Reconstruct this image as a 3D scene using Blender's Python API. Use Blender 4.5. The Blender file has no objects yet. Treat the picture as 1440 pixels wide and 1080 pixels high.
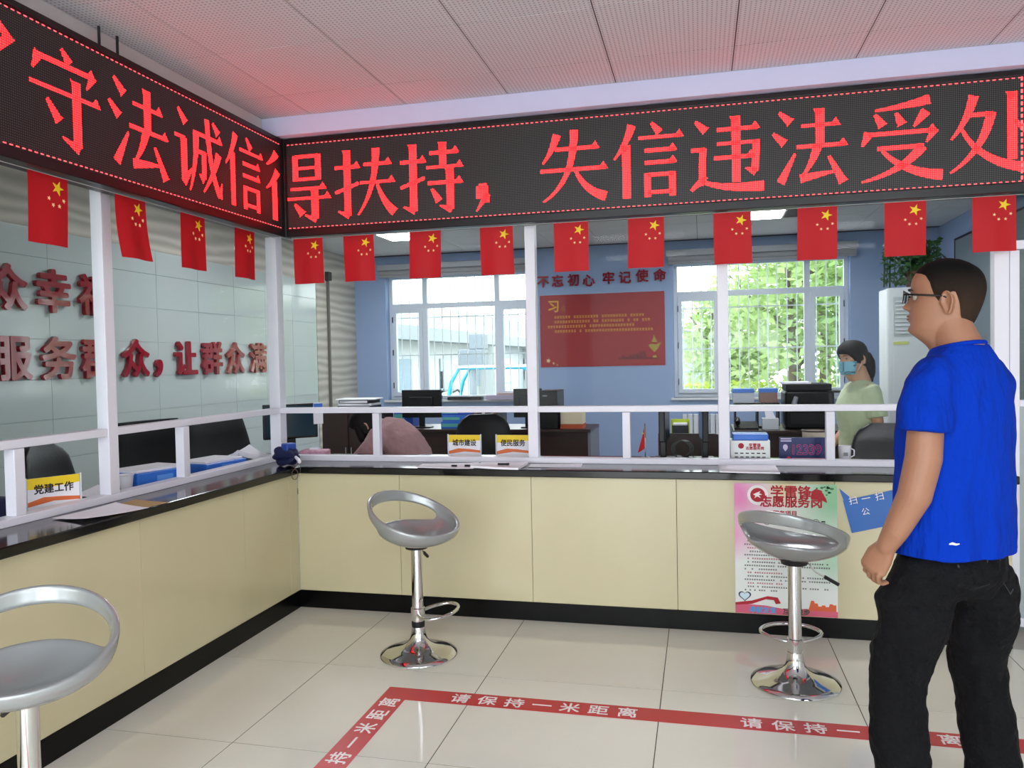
import bpy, bmesh, math, random
from mathutils import Vector, Matrix, noise as mnoise
PI = math.pi
random.seed(7)
S = bpy.context.scene
C = bpy.context.collection

# ------------------------------------------------------------------ camera
cam_d = bpy.data.cameras.new('camera')
cam = bpy.data.objects.new('camera', cam_d); C.objects.link(cam)
cam_d.sensor_width = 36.0
cam_d.lens = 1103.36 / 1440 * 36
cam_d.clip_start = 0.05; cam_d.clip_end = 200
_r = Vector((0.97211363, 0.23366999, -0.01983519))
_u = Vector((0.01245262, 0.03302719, 0.99937687))
_f = Vector((-0.23417948, 0.97175488, -0.02919638))
cam.matrix_world = Matrix(((_r.x, _u.x, -_f.x, 2.3632), (_r.y, _u.y, -_f.y, -4.2609),
                           (_r.z, _u.z, -_f.z, 1.4559), (0, 0, 0, 1)))
S.camera = cam
# ------------------------------------------------------------------ world, exposure
w = bpy.data.worlds.new('overcast_sky'); S.world = w; w.use_nodes = True
bg = w.node_tree.nodes['Background']
bg.inputs[0].default_value = (0.90, 0.96, 1.0, 1); bg.inputs[1].default_value = 4.0
S.view_settings.view_transform = 'Standard'; S.view_settings.look = 'None'
S.view_settings.exposure = 0.65; S.view_settings.gamma = 1.0
S.view_settings.use_curve_mapping = False
HALL_LAMP = 12.0
OFFICE_LAMP = 22.0
LED_RED = 6.5

# ------------------------------------------------------------------ materials
def lin(c):
    if isinstance(c, str):
        c = [int(c[i:i+2], 16) / 255 for i in (0, 2, 4)]
    return tuple((x / 12.92 if x <= 0.04045 else ((x + 0.055) / 1.055) ** 2.4) for x in c) + (1.0,)
MATS = {}
def mat(name, col, rough=0.5, metal=0.0, spec=0.5, noise=0.0, nscale=8.0, bump=0.0, bscale=60.0,
        emit=None, estr=0.0, sheen=0.0, coat=0.0, transl=0.0, stretch=None):
    if name in MATS: return MATS[name]
    m = bpy.data.materials.new(name); m.use_nodes = True; MATS[name] = m
    nt = m.node_tree; b = nt.nodes['Principled BSDF']; c = lin(col)
    b.inputs['Base Color'].default_value = c
    b.inputs['Roughness'].default_value = rough; b.inputs['Metallic'].default_value = metal
    b.inputs['Specular IOR Level'].default_value = spec
    b.inputs['Sheen Weight'].default_value = sheen; b.inputs['Coat Weight'].default_value = coat
    co = None
    if noise or bump:
        tc = nt.nodes.new('ShaderNodeTexCoord'); co = tc.outputs['Object']
        if stretch:
            mp = nt.nodes.new('ShaderNodeMapping'); mp.inputs['Scale'].default_value = stretch
            nt.links.new(co, mp.inputs[0]); co = mp.outputs[0]
    if noise:
        n = nt.nodes.new('ShaderNodeTexNoise'); n.inputs['Scale'].default_value = nscale
        n.inputs['Detail'].default_value = 6
        nt.links.new(co, n.inputs['Vector'])
        mx = nt.nodes.new('ShaderNodeMix'); mx.data_type = 'RGBA'
        mx.inputs['A'].default_value = tuple(x * (1 - noise) for x in c[:3]) + (1,)
        mx.inputs['B'].default_value = tuple(min(1, x * (1 + noise)) for x in c[:3]) + (1,)
        nt.links.new(n.outputs['Fac'], mx.inputs['Factor'])
        nt.links.new(mx.outputs['Result'], b.inputs['Base Color'])
    if bump:
        n = nt.nodes.new('ShaderNodeTexNoise'); n.inputs['Scale'].default_value = bscale
        n.inputs['Detail'].default_value = 4
        nt.links.new(co, n.inputs['Vector'])
        bp = nt.nodes.new('ShaderNodeBump'); bp.inputs['Strength'].default_value = bump
        bp.inputs['Distance'].default_value = 0.01 if bscale > 20 else .05
        nt.links.new(n.outputs['Fac'], bp.inputs['Height'])
        nt.links.new(bp.outputs['Normal'], b.inputs['Normal'])
    if emit:
        b.inputs['Emission Color'].default_value = lin(emit); b.inputs['Emission Strength'].default_value = estr
    if transl:
        t = nt.nodes.new('ShaderNodeBsdfTranslucent'); t.inputs[0].default_value = c
        if noise: nt.links.new(mx.outputs['Result'], t.inputs[0])
        ms = nt.nodes.new('ShaderNodeMixShader'); ms.inputs[0].default_value = transl
        nt.links.new(b.outputs[0], ms.inputs[1]); nt.links.new(t.outputs[0], ms.inputs[2])
        nt.links.new(ms.outputs[0], nt.nodes['Material Output'].inputs[0])
    return m

def glass_mat(name, tint, refl=1.0, rough=0.0, f0=.04):
    if name in MATS: return MATS[name]
    m = bpy.data.materials.new(name); m.use_nodes = True; MATS[name] = m
    nt = m.node_tree; nt.nodes.remove(nt.nodes['Principled BSDF'])
    tr = nt.nodes.new('ShaderNodeBsdfTransparent'); tr.inputs[0].default_value = tint + (1,)
    gl = nt.nodes.new('ShaderNodeBsdfGlossy'); gl.inputs['Roughness'].default_value = rough
    ge = nt.nodes.new('ShaderNodeNewGeometry'); dt = nt.nodes.new('ShaderNodeVectorMath'); dt.operation = 'DOT_PRODUCT'
    nt.links.new(ge.outputs['Incoming'], dt.inputs[0]); nt.links.new(ge.outputs['Normal'], dt.inputs[1])
    def mth(op, x, y=None):
        q = nt.nodes.new('ShaderNodeMath'); q.operation = op
        for i, z in enumerate((x, y)):
            if z is None: continue
            if isinstance(z, (int, float)): q.inputs[i].default_value = z
            else: nt.links.new(z, q.inputs[i])
        return q.outputs[0]
    sch = mth('POWER', mth('SUBTRACT', 1.0, mth('ABSOLUTE', dt.outputs['Value'])), 5.0)
    fac = mth('MULTIPLY', mth('ADD', mth('MULTIPLY', sch, .96), f0), refl)
    mx = nt.nodes.new('ShaderNodeMixShader')
    nt.links.new(fac, mx.inputs[0])
    nt.links.new(tr.outputs[0], mx.inputs[1]); nt.links.new(gl.outputs[0], mx.inputs[2])
    nt.links.new(mx.outputs[0], nt.nodes['Material Output'].inputs[0])
    return m

def dots_fac(nt, pitch, radius, axes='XZ'):
    """0/1 mask of round dots on a square grid in object space"""
    tc = nt.nodes.new('ShaderNodeTexCoord'); sp = nt.nodes.new('ShaderNodeSeparateXYZ')
    nt.links.new(tc.outputs['Object'], sp.inputs[0])
    sq = []
    for a in axes:
        d = nt.nodes.new('ShaderNodeMath'); d.operation = 'DIVIDE'; d.inputs[1].default_value = pitch
        nt.links.new(sp.outputs[a], d.inputs[0])
        f = nt.nodes.new('ShaderNodeMath'); f.operation = 'FRACT'; nt.links.new(d.outputs[0], f.inputs[0])
        g = nt.nodes.new('ShaderNodeMath'); g.operation = 'SUBTRACT'; g.inputs[1].default_value = 0.5
        nt.links.new(f.outputs[0], g.inputs[0])
        p = nt.nodes.new('ShaderNodeMath'); p.operation = 'MULTIPLY'
        nt.links.new(g.outputs[0], p.inputs[0]); nt.links.new(g.outputs[0], p.inputs[1]); sq.append(p)
    a = nt.nodes.new('ShaderNodeMath'); a.operation = 'ADD'
    nt.links.new(sq[0].outputs[0], a.inputs[0]); nt.links.new(sq[1].outputs[0], a.inputs[1])
    l = nt.nodes.new('ShaderNodeMath'); l.operation = 'LESS_THAN'; l.inputs[1].default_value = radius * radius
    nt.links.new(a.outputs[0], l.inputs[0])
    return l.outputs[0]

def dot_mat(name, c0, c1, pitch, radius, rough=0.5, axes='XZ', e0=0.0, e1=0.0, ecol=None):
    m = bpy.data.materials.new(name); m.use_nodes = True; MATS[name] = m
    nt = m.node_tree; b = nt.nodes['Principled BSDF']; b.inputs['Roughness'].default_value = rough
    fac = dots_fac(nt, pitch, radius, axes)
    mx = nt.nodes.new('ShaderNodeMix'); mx.data_type = 'RGBA'
    mx.inputs['A'].default_value = lin(c0); mx.inputs['B'].default_value = lin(c1)
    nt.links.new(fac, mx.inputs['Factor']); nt.links.new(mx.outputs['Result'], b.inputs['Base Color'])
    if ecol:
        b.inputs['Emission Color'].default_value = ecol
        mr = nt.nodes.new('ShaderNodeMapRange')
        mr.inputs['To Min'].default_value = e0; mr.inputs['To Max'].default_value = e1
        nt.links.new(fac, mr.inputs['Value']); nt.links.new(mr.outputs[0], b.inputs['Emission Strength'])
    return m

# ------------------------------------------------------------------ mesh helpers
class MB:
    def __init__(s): s.v = []; s.f = []
    def add(s, v, f):
        o = len(s.v); s.v += [tuple(p) for p in v]; s.f += [tuple(i + o for i in q) for q in f]; return s
    def box(s, x0, y0, z0, x1, y1, z1, M=None):
        x0, x1 = min(x0, x1), max(x0, x1); y0, y1 = min(y0, y1), max(y0, y1); z0, z1 = min(z0, z1), max(z0, z1)
        v = [Vector(p) for p in ((x0,y0,z0),(x1,y0,z0),(x1,y1,z0),(x0,y1,z0),(x0,y0,z1),(x1,y0,z1),(x1,y1,z1),(x0,y1,z1))]
        if M: v = [M @ p for p in v]
        return s.add(v, [(0,3,2,1),(4,5,6,7),(0,1,5,4),(1,2,6,5),(2,3,7,6),(3,0,4,7)])
    def rings(s, R, cap=True, closed=False):
        n = len(R[0]); v = [p for r in R for p in r]; f = []
        m = len(R)
        for i in range(m if closed else m - 1):
            a = i * n; b = ((i + 1) % m) * n
            for k in range(n):
                k2 = (k + 1) % n; f.append((a + k, a + k2, b + k2, b + k))
        if cap and not closed:
            f.append(tuple(range(n - 1, -1, -1))); f.append(tuple((m - 1) * n + k for k in range(n)))
        return s.add(v, f)
    def cyl(s, p0, p1, r0, r1=None, n=16):
        return s.tube([p0, p1], [r0, r0 if r1 is None else r1], n)
    def tube(s, pts, r, n=8, closed=False):
        P = [Vector(p) for p in pts]; m = len(P)
        if not isinstance(r, (list, tuple)): r = [r] * m
        R = []; up = None
        for i in range(m):
            if closed: t = P[(i+1) % m] - P[i-1]
            else: t = P[min(i+1, m-1)] - P[max(i-1, 0)]
            t.normalize()
            if up is None:
                up = Vector((0,0,1)) if abs(t.z) < .9 else Vector((0,1,0))
            a = t.cross(up)
            if a.length < 1e-4: a = t.orthogonal()
            a.normalize(); up = a.cross(t).normalized()
            rr = r[i]; ra, rb = rr if isinstance(rr, (list, tuple)) else (rr, rr)
            R.append([P[i] + a * ra * math.cos(2*PI*k/n) + up * rb * math.sin(2*PI*k/n) for k in range(n)])
        return s.rings(R, True, closed)
    def lathe(s, prof, c=(0,0,0), n=32):
        R = [[(c[0] + r*math.cos(2*PI*k/n), c[1] + r*math.sin(2*PI*k/n), c[2] + z) for k in range(n)] for r, z in prof]
        return s.rings(R)
    def prism(s, pts, z0, z1, M=None):
        """2-D outline (counter-clockwise) extruded along local z"""
        n = len(pts); v = [Vector((x, y, z0)) for x, y in pts] + [Vector((x, y, z1)) for x, y in pts]
        if M: v = [M @ p for p in v]
        f = [tuple(range(n - 1, -1, -1)), tuple(range(n, 2 * n))]
        for k in range(n): f.append((k, (k+1) % n, n + (k+1) % n, n + k))
        return s.add(v, f)
    def mesh(s, name, m, smooth=None, bevel=0.0):
        me = bpy.data.meshes.new(name); me.from_pydata(s.v, [], s.f); me.update()
        bm = bmesh.new(); bm.from_mesh(me)
        bmesh.ops.recalc_face_normals(bm, faces=bm.faces)
        if bevel: bmesh.ops.bevel(bm, geom=bm.edges[:], offset=bevel, segments=2, affect='EDGES', profile=0.5, clamp_overlap=True)
        bm.to_mesh(me); bm.free()
        if m: me.materials.append(m)
        if smooth is not None:
            me.shade_smooth(); me.set_sharp_from_angle(angle=math.radians(smooth))
        return me
    def build(s, name, m, parent=None, smooth=None, bevel=0.0, loc=None, rotz=0):
        o = bpy.data.objects.new(name, s.mesh(name, m, smooth, bevel)); C.objects.link(o)
        if parent: o.parent = parent
        if loc: o.location = loc
        if rotz: o.rotation_euler.z = rotz
        return o
def tag(o, label, cat, group=None):
    o['label'] = label; o['category'] = cat
    if group: o['group'] = group
    return o
def struct(o, label=None):
    o['kind'] = 'structure'
    if label: o['label'] = label
    return o
def thing(name, label, cat, loc=(0,0,0), rotz=0, group=None):
    o = bpy.data.objects.new(name, None); C.objects.link(o); o.empty_display_size = .1
    o.location = loc; o.rotation_euler.z = rotz
    if label: tag(o, label, cat, group)
    return o
def dup(root, loc=None, rotz=None, label=None, group=None):
    r = root.copy(); C.objects.link(r)
    if loc: r.location = loc
    if rotz is not None: r.rotation_euler.z = rotz
    if label: r['label'] = label
    if group: r['group'] = group
    for ch in list(root.children):
        c = ch.copy(); C.objects.link(c); c.parent = r
        for g in ch.children:
            d = g.copy(); C.objects.link(d); d.parent = c
    return r
def inst(me, name, parent, loc, rot=None, label=None):
    o = bpy.data.objects.new(name, me); C.objects.link(o); o.parent = parent; o.location = loc
    if rot: o.rotation_euler = rot
    if label: o['label'] = label
    return o
def B(*a, M=None): return MB().box(*a, M=M)

def text_mesh(body, size, depth=0.0005, bold=0.0, align='CENTER', res=3):
    """lettering as a mesh in the local XZ plane facing -Y, centred on its own bounds"""
    cu = bpy.data.curves.new('lettering', 'FONT'); cu.body = body; cu.size = size
    cu.extrude = depth; cu.resolution_u = res; cu.align_x = align
    o = bpy.data.objects.new('lettering', cu); C.objects.link(o)
    bpy.context.view_layer.update()
    me = bpy.data.meshes.new_from_object(o.evaluated_get(bpy.context.evaluated_depsgraph_get()))
    bpy.data.objects.remove(o); bpy.data.curves.remove(cu)
    xs = [v.co.x for v in me.vertices]; ys = [v.co.y for v in me.vertices]
    cx, cy = (min(xs) + max(xs)) / 2, (min(ys) + max(ys)) / 2
    for v in me.vertices:
        x, y, z = v.co; v.co = (x - cx, -z, y - cy)
    me.materials.clear()
    if bold:
        b0 = bmesh.new(); b0.from_mesh(me); b1 = bmesh.new()
        for q_, (dx, dz) in enumerate(((-1, 0), (1, 0), (0, -1), (0, 1), (.7, .7), (-.7, .7), (.7, -.7), (-.7, -.7))):
            t_ = me.copy()
            for v in t_.vertices: v.co.x += dx * bold; v.co.z += dz * bold; v.co.y -= q_ * 9e-5
            b1.from_mesh(t_); bpy.data.meshes.remove(t_)
        b1.to_mesh(me); b0.free(); b1.free()
    return me
TEXTS = {}
def letters(body, size, m, name, parent, loc, rot=(0,0,0), depth=0.0005, offset=0.0, fit=None):
    k = (body, size, depth, offset, m.name)
    if k not in TEXTS:
        me = text_mesh(body, size, depth, offset); me.materials.append(m); TEXTS[k] = me
    o = bpy.data.objects.new(name, TEXTS[k]); C.objects.link(o)
    if parent: o.parent = parent
    o.location = loc; o.rotation_euler = rot
    if fit:
        d = o.data.vertices; wx = max(v.co.x for v in d) - min(v.co.x for v in d)
        o.scale.x = fit / max(wx, 1e-6)
    return o

# common materials
M_white = mat('white_frame_paint', 'e9e8f2', .35)
M_black = mat('black_plastic', '08080a', .38, spec=.35)
M_blackm = mat('black_matte', '121114', .6)
M_chrome = mat('chrome', 'd8d8d8', .08, 1.0)
M_silver = mat('silver_plastic', '9fa3a4', .25, .35, coat=.4)
M_granite = mat('black_granite', '0b090c', .12, noise=.5, nscale=60, spec=.4)
M_skirt = mat('black_skirting', '030304', .25, spec=.2)
M_panel = mat('beige_marble', 'cdc4a0', .16, noise=.08, nscale=2.5, stretch=(1, 1, .5))
M_paper = mat('white_paper', 'f1eff6', .7)
M_blue = mat('blue_plastic', '2d6fd0', .35)
M_navy = mat('navy_fabric', '131a45', .6)
M_red = mat('flag_red', 'd01420', .65, transl=.25)
M_yellow = mat('flag_yellow', 'f5d020', .6)
M_wood = mat('dark_brown_wood', '2c1b18', .35, noise=.3, nscale=6, stretch=(.5, 4, 4))
M_leather = mat('black_leather', '060507', .42, spec=.3, bump=.15, bscale=120)
M_grayleather = mat('grey_leather', '2c2c31', .3, bump=.1, bscale=120)
M_glass = glass_mat('clear_glass', (.985, .995, .99), .6, 0.0, .004)
M_wglass = glass_mat('window_glass', (.97, .99, .98), .6)
M_pvc = mat('white_window_pvc', 'd4dde8', .35)
M_bluewall = mat('pale_blue_paint', '96acd0', .75, noise=.04, nscale=3)
M_ink = mat('black_ink', '201a20', .7)
M_redink = mat('red_ink', 'b0182a', .6)
M_green = mat('green_leaf', '3d7a2c', .6, noise=.4, nscale=9, transl=.4)

# ------------------------------------------------------------------ setting: floor
ZC = 2.94
M_grout = mat('floor_grout', '4b463e', .8)
M_tile = mat('polished_floor_tile', 'e4e5d9', .06, noise=.03, nscale=4, spec=.55)
floor = struct(B(-2.6, -8.3, -.2, 6.8, 6.2, -.0012).build('floor', M_grout))
t_me = B(-.398, -.398, -.012, .398, .398, 0).mesh('floor_tile', M_tile)
for i in range(9):
    for j in range(11):
        inst(t_me, 'floor_tile', floor, (-.2197 + .4 + .8 * i, -.0038 - .4 - .8 * j, 0))
of = B(-2.5, -.0038, -.012, 6.6, 6.1, 0)
of.build('office_floor_sheet', mat('office_floor', 'a89f90', .3), floor)
B(-2.5, -8.1, -.012, -.2212, -.0038, 0).build('office_floor_sheet', MATS['office_floor'], floor)

# ------------------------------------------------------------------ setting: ceiling
M_ctile = dot_mat('perforated_ceiling_tile', 'd2d2da', '9a979c', .02, .22, .8, 'XY')
M_ctile2 = mat('plain_ceiling_tile', 'c9cbcd', .85, bump=.1, bscale=200)
M_cgap = mat('ceiling_joint', '5b5358', .8)
ceiling = struct(B(-2.6, -8.3, ZC + .004, 6.8, 6.2, ZC + .2).build('ceiling', M_cgap))
def ctile(x0, x1, y0, y1, m):
    g = .003
    k = (round(x1 - x0, 3), round(y1 - y0, 3), m.name)
    if k not in TEXTS:
        a, b = (x1 - x0) / 2 - g, (y1 - y0) / 2 - g
        TEXTS[k] = B(-a, -b, 0, a, b, .01).mesh('ceiling_tile', m)
    inst(TEXTS[k], 'ceiling_tile', ceiling, ((x0 + x1) / 2, (y0 + y1) / 2, ZC))
xs = [-.19] + [.7386 - .6 + .6 * i for i in range(0, 11)] + [6.5]
ys = [.03] + [-.31 - .6 * j for j in range(0, 7)]
for i in range(len(xs) - 1):
    for j in range(len(ys) - 1): ctile(xs[i], xs[i+1], ys[j+1], ys[j], M_ctile)
B(-.19, -8.1, ZC, 6.5, ys[-1], ZC + .01).build('ceiling_sheet', M_ctile, ceiling)
LIGHTS = [(-.96, 4.4), (2.94, 4.4), (-.96, 2.0), (2.94, 2.0)]
oxs = [-2.36, -1.86, -1.26] + [-.66 + .6 * i for i in range(10)] + [5.12]
oys = [.5] + [1.1 + .6 * j for j in range(9)]
for i in range(len(oxs) - 1):
    for j in range(len(oys) - 1):
        cx, cy = (oxs[i] + oxs[i+1]) / 2, (oys[j] + oys[j+1]) / 2
        if any(abs(cx - a) < .3 and abs(cy - b) < .3 for a, b in [(-.96, 4.4), (2.94, 4.4), (-.96, 2.0), (2.94, 2.0)]): continue
        ctile(oxs[i], oxs[i+1], oys[j], oys[j+1], M_ctile2)
B(-2.36, -8.1, ZC, -.7, .5, ZC + .01).build('ceiling_sheet', M_ctile2, ceiling)
M_beam = mat('lavender_white_paint', 'ccccea', .7)
struct(B(-.7, .03, 2.832, 6.5, .5, ZC + .003).build('trim_1', M_beam), 'pale beam above the back LED sign')
struct(B(-.7, -8.1, 2.62, -.19, .03, ZC + .003).build('trim_2', mat('grey_white_paint', 'c8c6c6', .7)), 'pale beam above the left LED sign')

# lamps
M_lampframe = mat('lamp_frame', 'e8e8e8', .5)
def lamp_mat(n, k): return mat(n, 'ffffff', .5, emit='f6f9ff', estr=k)
def ceil_light(x, y, label, k, group, sx=.6, sy=.6):
    t = thing('ceiling_light', label, 'ceiling light', (x, y, ZC), 0, group)
    f = MB(); a, b = sx / 2, sy / 2
    for q in ((-a, -b, a, -b + .02), (-a, b - .02, a, b), (-a, -b, -a + .02, b), (a - .02, -b, a, b)):
        f.box(q[0], q[1], -.006, q[2], q[3], .003)
    f.build('frame', M_lampframe, t)
    B(-a + .02, -b + .02, -.003, a - .02, b - .02, .002).build('diffuser', lamp_mat('lamp_%s' % group.split()[0], k), t)
    return t
for (x, y), lb in zip(LIGHTS, ('square white panel lamp in the office ceiling near the left window',
                               'square white panel lamp in the office ceiling near the right window',
                               'square panel lamp in the office ceiling above the seated worker',
                               'square panel lamp in the office ceiling above the standing woman')):
    ceil_light(x, y, lb, OFFICE_LAMP, 'office ceiling lamps')
for x, y, lb in ((1.6, -4.9, 'long ceiling lamp in the hall, left of the entrance'), (4.2, -4.9, 'long ceiling lamp in the hall, right of the entrance'),
                 (1.6, -6.8, 'long hall ceiling lamp nearest the entrance, left'), (4.2, -6.8, 'long hall ceiling lamp nearest the entrance, right')):
    ceil_light(x, y, lb, HALL_LAMP, 'hall ceiling lamps', 1.2, .6)

# ------------------------------------------------------------------ setting: walls
D = 6.0; WX = -2.36; RX = 5.12
WIN = [(-1.90, .17, .945, 2.68), (2.03, 4.14, .945, 2.68)]
wb = MB(); x = WX - .2
for a, b, z0, z1 in WIN:
    wb.box(x, D, 0, a, D + .28, ZC); wb.box(a, D, 0, b, D + .28, z0); wb.box(a, D, z1, b, D + .28, ZC); x = b
wb.box(x, D, 0, RX + .2, D + .28, ZC)
struct(wb.build('wall_back', M_bluewall), 'pale blue office wall with two windows')
struct(B(RX, .5, 0, RX + .2, D, ZC).build('wall_right', M_bluewall), 'pale blue office side wall')
struct(B(6.5, -8.3, 0, 6.7, .5, ZC).build('wall_hall_right', mat('hall_white_paint', 'd8d6d2', .8)))
struct(B(5.12, .3, 0, 6.5, .5, ZC).build('wall_hall_back', MATS['hall_white_paint']))
wf = MB()
for q in ((-2.56, 0, -1.9, ZC), (-1.9, 0, 0.2, .5), (-1.9, 2.6, 6.4, ZC), (.2, 0, .6, 2.6), (3.6, 0, 4.0, 2.6), (4.0, 0, 6.4, .5), (6.4, 0, 6.7, ZC)):
    wf.box(q[0], -8.1, q[1], q[2], -8.3, q[3])
struct(wf.build('wall_front', MATS['hall_white_paint']))

# left office wall: glossy tiles, wave-pattern wallpaper above and beyond
M_wtile = mat('glossy_white_wall_tile', 'b9c3c1', .10, noise=.03, nscale=3)
wl = struct(B(WX - .2, -8.3, 0, WX - .008, D + .28, ZC).build('wall_left', mat('wall_joint', 'a5afad', .8)), 'office side wall of glossy tiles with red lettering')
wt = B(0, -.2985, -.1485, .008, .2985, .1485).mesh('wall_tile', M_wtile, bevel=.0008)
for i in range(12):
    for j in range(8):
        inst(wt, 'wall_tile', wl, (WX - .008, 4.84 - .3 - .6 * i, .337 + .3 * j))
mw = bpy.data.materials.new('wave_wallpaper'); mw.use_nodes = True
nt = mw.node_tree; b_ = nt.nodes['Principled BSDF']; b_.inputs['Roughness'].default_value = .6
tc = nt.nodes.new('ShaderNodeTexCoord'); mp = nt.nodes.new('ShaderNodeMapping'); mp.inputs['Scale'].default_value = (.3, .22, 1.0)
wv = nt.nodes.new('ShaderNodeTexWave'); wv.wave_type = 'BANDS'; wv.bands_direction = 'Z'
wv.inputs['Scale'].default_value = 3.0; wv.inputs['Distortion'].default_value = 9; wv.inputs['Detail'].default_value = 3
wv.inputs['Detail Scale'].default_value = .8
rp = nt.nodes.new('ShaderNodeValToRGB'); rp.color_ramp.elements[0].color = lin('a8a297'); rp.color_ramp.elements[1].color = lin('c9c4b8')
nt.links.new(tc.outputs['Object'], mp.inputs[0]); nt.links.new(mp.outputs[0], wv.inputs[0])
nt.links.new(wv.outputs['Fac'], rp.inputs[0]); nt.links.new(rp.outputs[0], b_.inputs['Base Color'])
B(WX - .008, 4.845, 0, WX + .004, D - .001, ZC).build('wallpaper_panel', mw, wl)
B(WX - .008, -8, 2.5, WX + .004, 4.845, ZC).build('wallpaper_band', mw, wl)
cd = thing('wall_conduit', 'dark vertical cable conduit on the wave-patterned wall', 'conduit', (WX + .004, 5.14, .3))
MB().box(.001, -.018, 0, .03, .018, 2.25).build('duct', mat('grey_conduit', '6d6a64', .6), cd)
MB().box(.001, -.05, 2.25, .05, .05, 2.36).build('junction_box', mat('dark_box', '3a3a38', .6), cd)

# ------------------------------------------------------------------ windows
def window(name, x0, x1, z0, z1, left_m, right_m, zt, label):
    t = struct(thing(name, None, None, (0, D + .16, 0)), label)
    fr = MB(); e = .05; d0, d1 = -.03, .03
    fr.box(x0, d0, z0, x0 + e, d1, z1); fr.box(x1 - e, d0, z0, x1, d1, z1)
    fr.box(x0 + e, d0, z0, x1 - e, d1, z0 + e); fr.box(x0 + e, d0, z1 - e, x1 - e, d1, z1)
    fr.build('window_frame', M_pvc, t, bevel=.003)
    B(x0 + e, d0, zt - .035, x1 - e, d1, zt + .035).build('transom', M_pvc, t, bevel=.003)
    for m in (left_m, right_m):
        B(m - .035, d0 - .004, z0 + e, m + .035, d1 + .004, zt - .035).build('mullion', M_pvc, t, bevel=.003)
        B(m - .035, d0 - .004, zt + .035, m + .035, d1 + .004, z1 - e).build('mullion', M_pvc, t, bevel=.003)
    cols = [(x0 + e, left_m - .035), (left_m + .035, right_m - .035), (right_m + .035, x1 - e)]
    for k, (a, b) in enumerate(cols):
        B(a, -.004, zt + .035, b, .004, z1 - e).build('pane', M_wglass, t)
        if k != 1:
            s_ = MB(); q = .055; zz0, zz1 = z0 + e, zt - .035
            s_.box(a, d0 - .02, zz0, a + q, d1 - .01, zz1); s_.box(b - q, d0 - .02, zz0, b, d1 - .01, zz1)
            s_.box(a + q, d0 - .02, zz0, b - q, d1 - .01, zz0 + q); s_.box(a + q, d0 - .02, zz1 - q, b - q, d1 - .01, zz1)
            sa = s_.build('sash', M_pvc, t, bevel=.003)
            B(a + q, -.004, zz0 + q, b - q, .004, zz1 - q).build('pane', M_wglass, sa)
            hx = a + .012 if k == 0 else b - .012
            for hz in (zz0 + .15, (zz0 + zz1) / 2, zz1 - .15):
                B(hx - .012 if k == 0 else hx + .002, d0 - .035, hz - .04, hx - .002 if k == 0 else hx + .012, d0 - .02, hz + .04).build('hinge', M_blackm, sa)
        else:
            B(a, -.004, z0 + e, b, .004, zt - .035).build('pane', M_wglass, t)
    M_bar = mat('white_grille_bar', 'c9ccd0', .5)
    n = int((x1 - x0) / .115)
    for i in range(1, n):
        xx = x0 + (x1 - x0) * i / n
        MB().cyl((xx, .12, z0), (xx, .12, z1), .007, n=6).build('grille_bar', M_bar, t)
    for zz in (z0 + .62, z0 + 1.15):
        B(x0, .113, zz - .008, x1, .127, zz + .008).build('grille_rail', M_bar, t)
    B(x0 - .04, -.20, z0 - .03, x1 + .04, -.03, z0).build('window_sill', mat('sill_stone', 'd5d8dc', .3), t, bevel=.004)
    return t
window('window_1', *WIN[0], -1.37, -.33, 2.25, 'white office window left of the red poster')
window('window_2', *WIN[1], 2.62, 3.66, 2.27, 'white office window right of the red poster')
# roller blind cassettes
M_blind = mat('grey_blind', '9a9ca0', .7)
for (a, b, *_), lb in zip(WIN, ('grey rolled-up blind above the left office window', 'grey rolled-up blind above the right office window')):
    t = thing('roller_blind', lb, 'blind', ((a + b) / 2, D, 2.66), 0, 'rolled-up blinds')
    hw = (b - a) / 2 + .08
    B(-hw, -.10, .08, hw, -.002, .16).build('cassette', mat('blind_cassette', 'a9adb4', .5), t, bevel=.008)
    MB().cyl((-hw + .02, -.055, .045), (hw - .02, -.055, .045), .038, n=16).build('fabric_roll', M_blind, t, smooth=40)
    B(-hw + .02, -.075, -.02, hw - .02, -.05, .012).build('bottom_rail', M_blind, t, bevel=.004)

# ------------------------------------------------------------------ outside
struct(B(-30, D + .3, -.25, 30, 45, -.15).build('ground_outside', mat('pale_concrete', '9a9892', .9, noise=.1)))
Mx_ = Matrix(((1,0,0,0),(0,0,1,0),(0,1,0,0),(0,0,0,1)))
M_ext = mat('white_outside_wall', 'aeb4b6', .8); M_roof = mat('grey_metal_roof', '7c858b', .6)
bd = thing('warehouse', 'long pale warehouse with a sloping grey roof beyond the left window', 'building', (-4.0, 10.0, -.2))
B(-5, 0, 0, 0, 26, 2.2).build('wall', M_ext, bd)
MB().prism([(.45, 2.15), (.45, 2.45), (-2.5, 3.6), (-5.5, 2.45), (-5.5, 2.15)], -.3, 26.3, Matrix(((1,0,0,0),(0,0,1,0),(0,1,0,0),(0,0,0,1)))).build('roof', M_roof, bd)
for k in range(5):
    B(-.02, 1.2 + 3.2 * k, .95, .04, 2.4 + 3.2 * k, 1.75).build('window', mat('far_glass', '7d8f9c', .2), bd)
B(.0, 8.0, 0, .5, 8.2, 2.1).build('buttress', M_ext, bd); B(.0, 14.0, 0, .5, 14.2, 2.1).build('buttress', M_ext, bd)
sd_ = thing('shed', 'blue-grey sheet metal shed at the far end beyond the left window', 'building', (1.0, 22.0, -.2))
B(-1.6, 0, 0, 1.8, 3, 2.3).build('wall', mat('blue_grey_sheet', '8598a8', .6), sd_); MB().prism([(-1.8, 2.3), (2.0, 2.3), (2.0, 2.45), (-1.8, 2.8)], -.2, 3.2, Mx_).build('roof', M_roof, sd_)
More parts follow.
